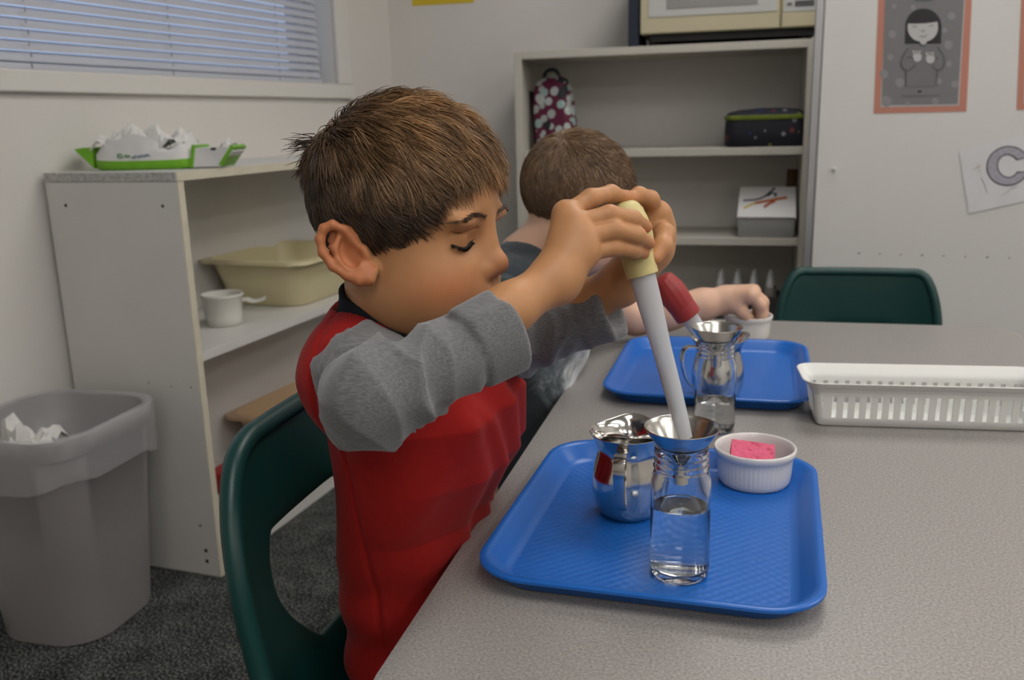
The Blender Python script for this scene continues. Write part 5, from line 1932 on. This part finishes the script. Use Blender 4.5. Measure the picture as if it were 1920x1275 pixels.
H2R_ = dict(
    index=[(-0.367, 1.250, .452), (-0.357, 1.250, .436), (-0.353, 1.251, .424), (-0.353, 1.252, .416)],
    middle=[(-0.370, 1.264, .450), (-0.359, 1.265, .433), (-0.354, 1.266, .420), (-0.354, 1.267, .411)],
    ring=[(-0.374, 1.278, .451), (-0.363, 1.280, .435), (-0.358, 1.281, .423), (-0.358, 1.282, .415)],
    pinky=[(-0.379, 1.290, .454), (-0.369, 1.293, .441), (-0.365, 1.294, .431), (-0.365, 1.295, .425)],
    thumb=[(-0.381, 1.244, .474), (-0.369, 1.236, .460), (-0.361, 1.234, .449), (-0.357, 1.235, .441)])
H2L = {k: [np.array(p) for p in v] for k, v in H2L.items()}
H2R_ = {k: [np.array(p) for p in v] for k, v in H2R_.items()}
SKIN2 = np.array((0.62, 0.385, 0.270))
FR2 = {k: tuple(q*1.28 for q in v) for k, v in FR.items()}
def boy2_body(P):
    d = boxed(P, H2O-.165, H2O+.165, lambda Q: head_sdf(to_head2(Q))*H2S)
    d = smin(d, cone(P, N20, N2, .038, .042), .022)
    d = smin(d, cone(P, N2+np.array((-.005, 0, -.03)), np.array((-.36, 1.385, .45)), .045, .055), .02)
    d = smin(d, cone(P, S2R, S2L, .034, .034), .04)
    for S_, E_, W_, Hd in ((S2R, E2R, W2R, H2R_), (S2L, E2L, W2L, H2L)):
        d = smin(d, cone(P, S_, E_, .031, .027), .02)
        d = smin(d, chain(P, [E_, E_+(W_-E_)*.35, E_+(W_-E_)*.75, W_], [.030, .0330, .0280, .0220], .012), .014)
        d = smin(d, hand_sdf(P, Hd, W_, FR2, pr=.0200), .010)
    return d
def boy2_tint(V):
    c = np.tile(SKIN2, (len(V), 1))
    L = to_head2(V)
    m = np.linalg.norm(L-np.array((0, 0, .03)), axis=1) < .16
    c[m] = head_tint(L[m], SKIN2)
    return c
boy2 = sdf_object('person', boy2_body, (-.49, 1.14, .36), (.07, 1.74, 1.06), .0026, M_SKIN, None, boy2_tint)
tag(boy2, 'short-haired boy in a blue-grey tie-dye shirt, face turned away', 'person')
def b2_line(P, rng):
    az = np.arctan2(np.abs(P[:, 1]), P[:, 0])
    zmin = np.interp(az, [0, .5, .9, 1.25, 1.5, 1.75, 2.1, 2.6, 3.14], [.080, .074, .040, .006, .0, .020, -.016, -.040, -.048])
    return P[:, 2] > zmin+rng.normal(0, .003, len(P))
def b2_col(p, rng):
    w = np.clip((p[2]-.02)/.08, 0, 1)
    c = np.array((.150, .092, .053))*(1-w)+np.array((.225, .145, .085))*w
    return c*rng.uniform(.6, 1.45)
CROWN2 = np.array((-.052, -.012, .108))
st = strands_for(H2R, H2O, H2S, 9, 15000, CROWN2, b2_line, lambda P: .014+.010*np.clip((P[:, 2]-.03)/.07, 0, 1), lambda P: .0050+.0060*np.clip((P[:, 2]-.02)/.09, 0, 1), b2_col, lambda P: .14+.15*np.clip((P[:, 2]-.08)/.03, 0, 1), forward=.7)
strand_mesh('hair', [(p, r0*1.35, r1*1.3, c) for p, r0, r1, c in st], M_HAIR, boy2)
B2_LINE = ([0, .5, .9, 1.25, 1.5, 1.75, 2.1, 2.6, 3.14], [.084, .078, .044, .010, .006, .024, -.010, -.034, -.042])
sdf_object('hair_underlayer', lambda P: cap_sdf(P, H2R, H2O, H2S, B2_LINE, .0008), H2O-.14, H2O+.16, .003, mat('hair_mid', (.105, .064, .036), .6), boy2, newton=0)
# tie-dye T-shirt
def tiedye():
    m = mat('tie_dye', (.04, .05, .058), .9, spec=.15, sheen=.2, bump=(600, .3, .0006))
    nt = m.node_tree
    b = nt.nodes['Principled BSDF']
    tc = nt.nodes.new('ShaderNodeTexCoord')
    n = nt.nodes.new('ShaderNodeTexNoise')
    n.inputs['Scale'].default_value = 11
    n.inputs['Detail'].default_value = 9
    n.inputs['Roughness'].default_value = .68
    n.inputs['Distortion'].default_value = 1.2
    # the white splash sits on the chest: a soft region of the print in object space
    v = nt.nodes.new('ShaderNodeVectorMath'); v.operation = 'DISTANCE'; v.inputs[1].default_value = tuple(at(1098, 690, 1.42))
    r = nt.nodes.new('ShaderNodeMapRange'); r.inputs[1].default_value = .03; r.inputs[2].default_value = .14; r.inputs[3].default_value = .24; r.inputs[4].default_value = -.12
    ad = nt.nodes.new('ShaderNodeMath'); ad.operation = 'ADD'
    cr = nt.nodes.new('ShaderNodeValToRGB')
    e = cr.color_ramp.elements
    e[0].position = .44; e[0].color = (.028, .036, .042, 1)
    e[1].position = .74; e[1].color = (.60, .62, .63, 1)
    q = e.new(.58); q.color = (.115, .14, .15, 1)
    nt.links.new(tc.outputs['Object'], n.inputs['Vector'])
    nt.links.new(tc.outputs['Object'], v.inputs[0])
    nt.links.new(v.outputs['Value'], r.inputs[0])
    nt.links.new(n.outputs[0], ad.inputs[0]); nt.links.new(r.outputs[0], ad.inputs[1])
    nt.links.new(ad.outputs[0], cr.inputs[0])
    nt.links.new(cr.outputs[0], b.inputs['Base Color'])
    return m
M_TIE = tiedye()
def shirt2_sdf(P):
    zs = [.40, .48, .56, .62, .68, .74, .78, .81]
    cx = [-.365, -.358, -.350, -.338, -.318, -.316, -.322, -.326]
    cy = [1.385]*8
    ax = [.095, .095, .096, .096, .092, .084, .066, .048]
    by = [.130, .134, .140, .145, .148, .142, .118, .070]
    d = column(P, zs, cx, cy, ax, by)
    d = smax(d, P[:, 2]-.812, .03)
    d = smin(d, cone(P, N2+np.array((0, -.10, -.030)), N2+np.array((0, .10, -.030)), .042, .042), .05)
    # short sleeves
    for S_, E_ in ((S2L, E2L), (S2R, E2R)):
        c_ = S_+(E_-S_)*.60
        a_ = (E_-S_)/np.linalg.norm(E_-S_)
        d = smin(d, smax(cone(P, S_, c_, .045, .047), (P-c_) @ a_, .006), .03)
    d = smax(d, .44-P[:, 2], .006)
    y, z = P[:, 1], P[:, 2]
    d = d+.0028*np.sin(40*(y+.7*z)+2*np.sin(20*z))+.0016*np.sin(85*z-30*y)
    return d
def shirt2_shell(P):
    d = shirt2_sdf(P)
    n = cone(P, N2+np.array((.0, 0, -.01)), N2+(N20-N2)*.8, .046, .050)
    d = smax(d, -n, .004)
    return d
sh2 = sdf_object('shirt', shirt2_shell, (-.50, 1.14, .42), (-.10, 1.68, .85), .0036, M_TIE, boy2)
def collar2(P):
    a, b = N2+np.array((.002, 0, -.014)), N2+(N20-N2)*.42
    d = cone(P, a, b, .0520, .0465)
    d = smax(d, -(d+.005), .001)
    ax = (b-a)/np.linalg.norm(b-a)
    t = (P-a) @ ax
    L = P-N2
    return smax(smax(d, t-.024-.008*np.clip(-L[:, 0]/.05, -1, 1), .003), .0-.010*np.clip(L[:, 0]/.05, -1, 1)-t, .003)
sdf_object('collar', collar2, N2-.09, N2+.10, .003, mat('slate_rib', (.030, .040, .048), .9, bump=(500, .4, .0008)), sh2)
sdf_object('trousers', lambda P: pants_sdf(P, (-.385, 1.385, .435), -.10, .07, .10), (-.50, 1.2, .05), (0.0, 1.57, .57), .007, M_PANT, boy2)
for s_ in (-1, 1):
    c2_ = (-.08, 1.385+s_*.07)
    sdf_object('shoe', lambda P: shoe_sdf(P, c2_), (c2_[0]-.1, c2_[1]-.06, -.01), (c2_[0]+.16, c2_[1]+.06, .15), .006, M_SHOE, boy2, newton=0)
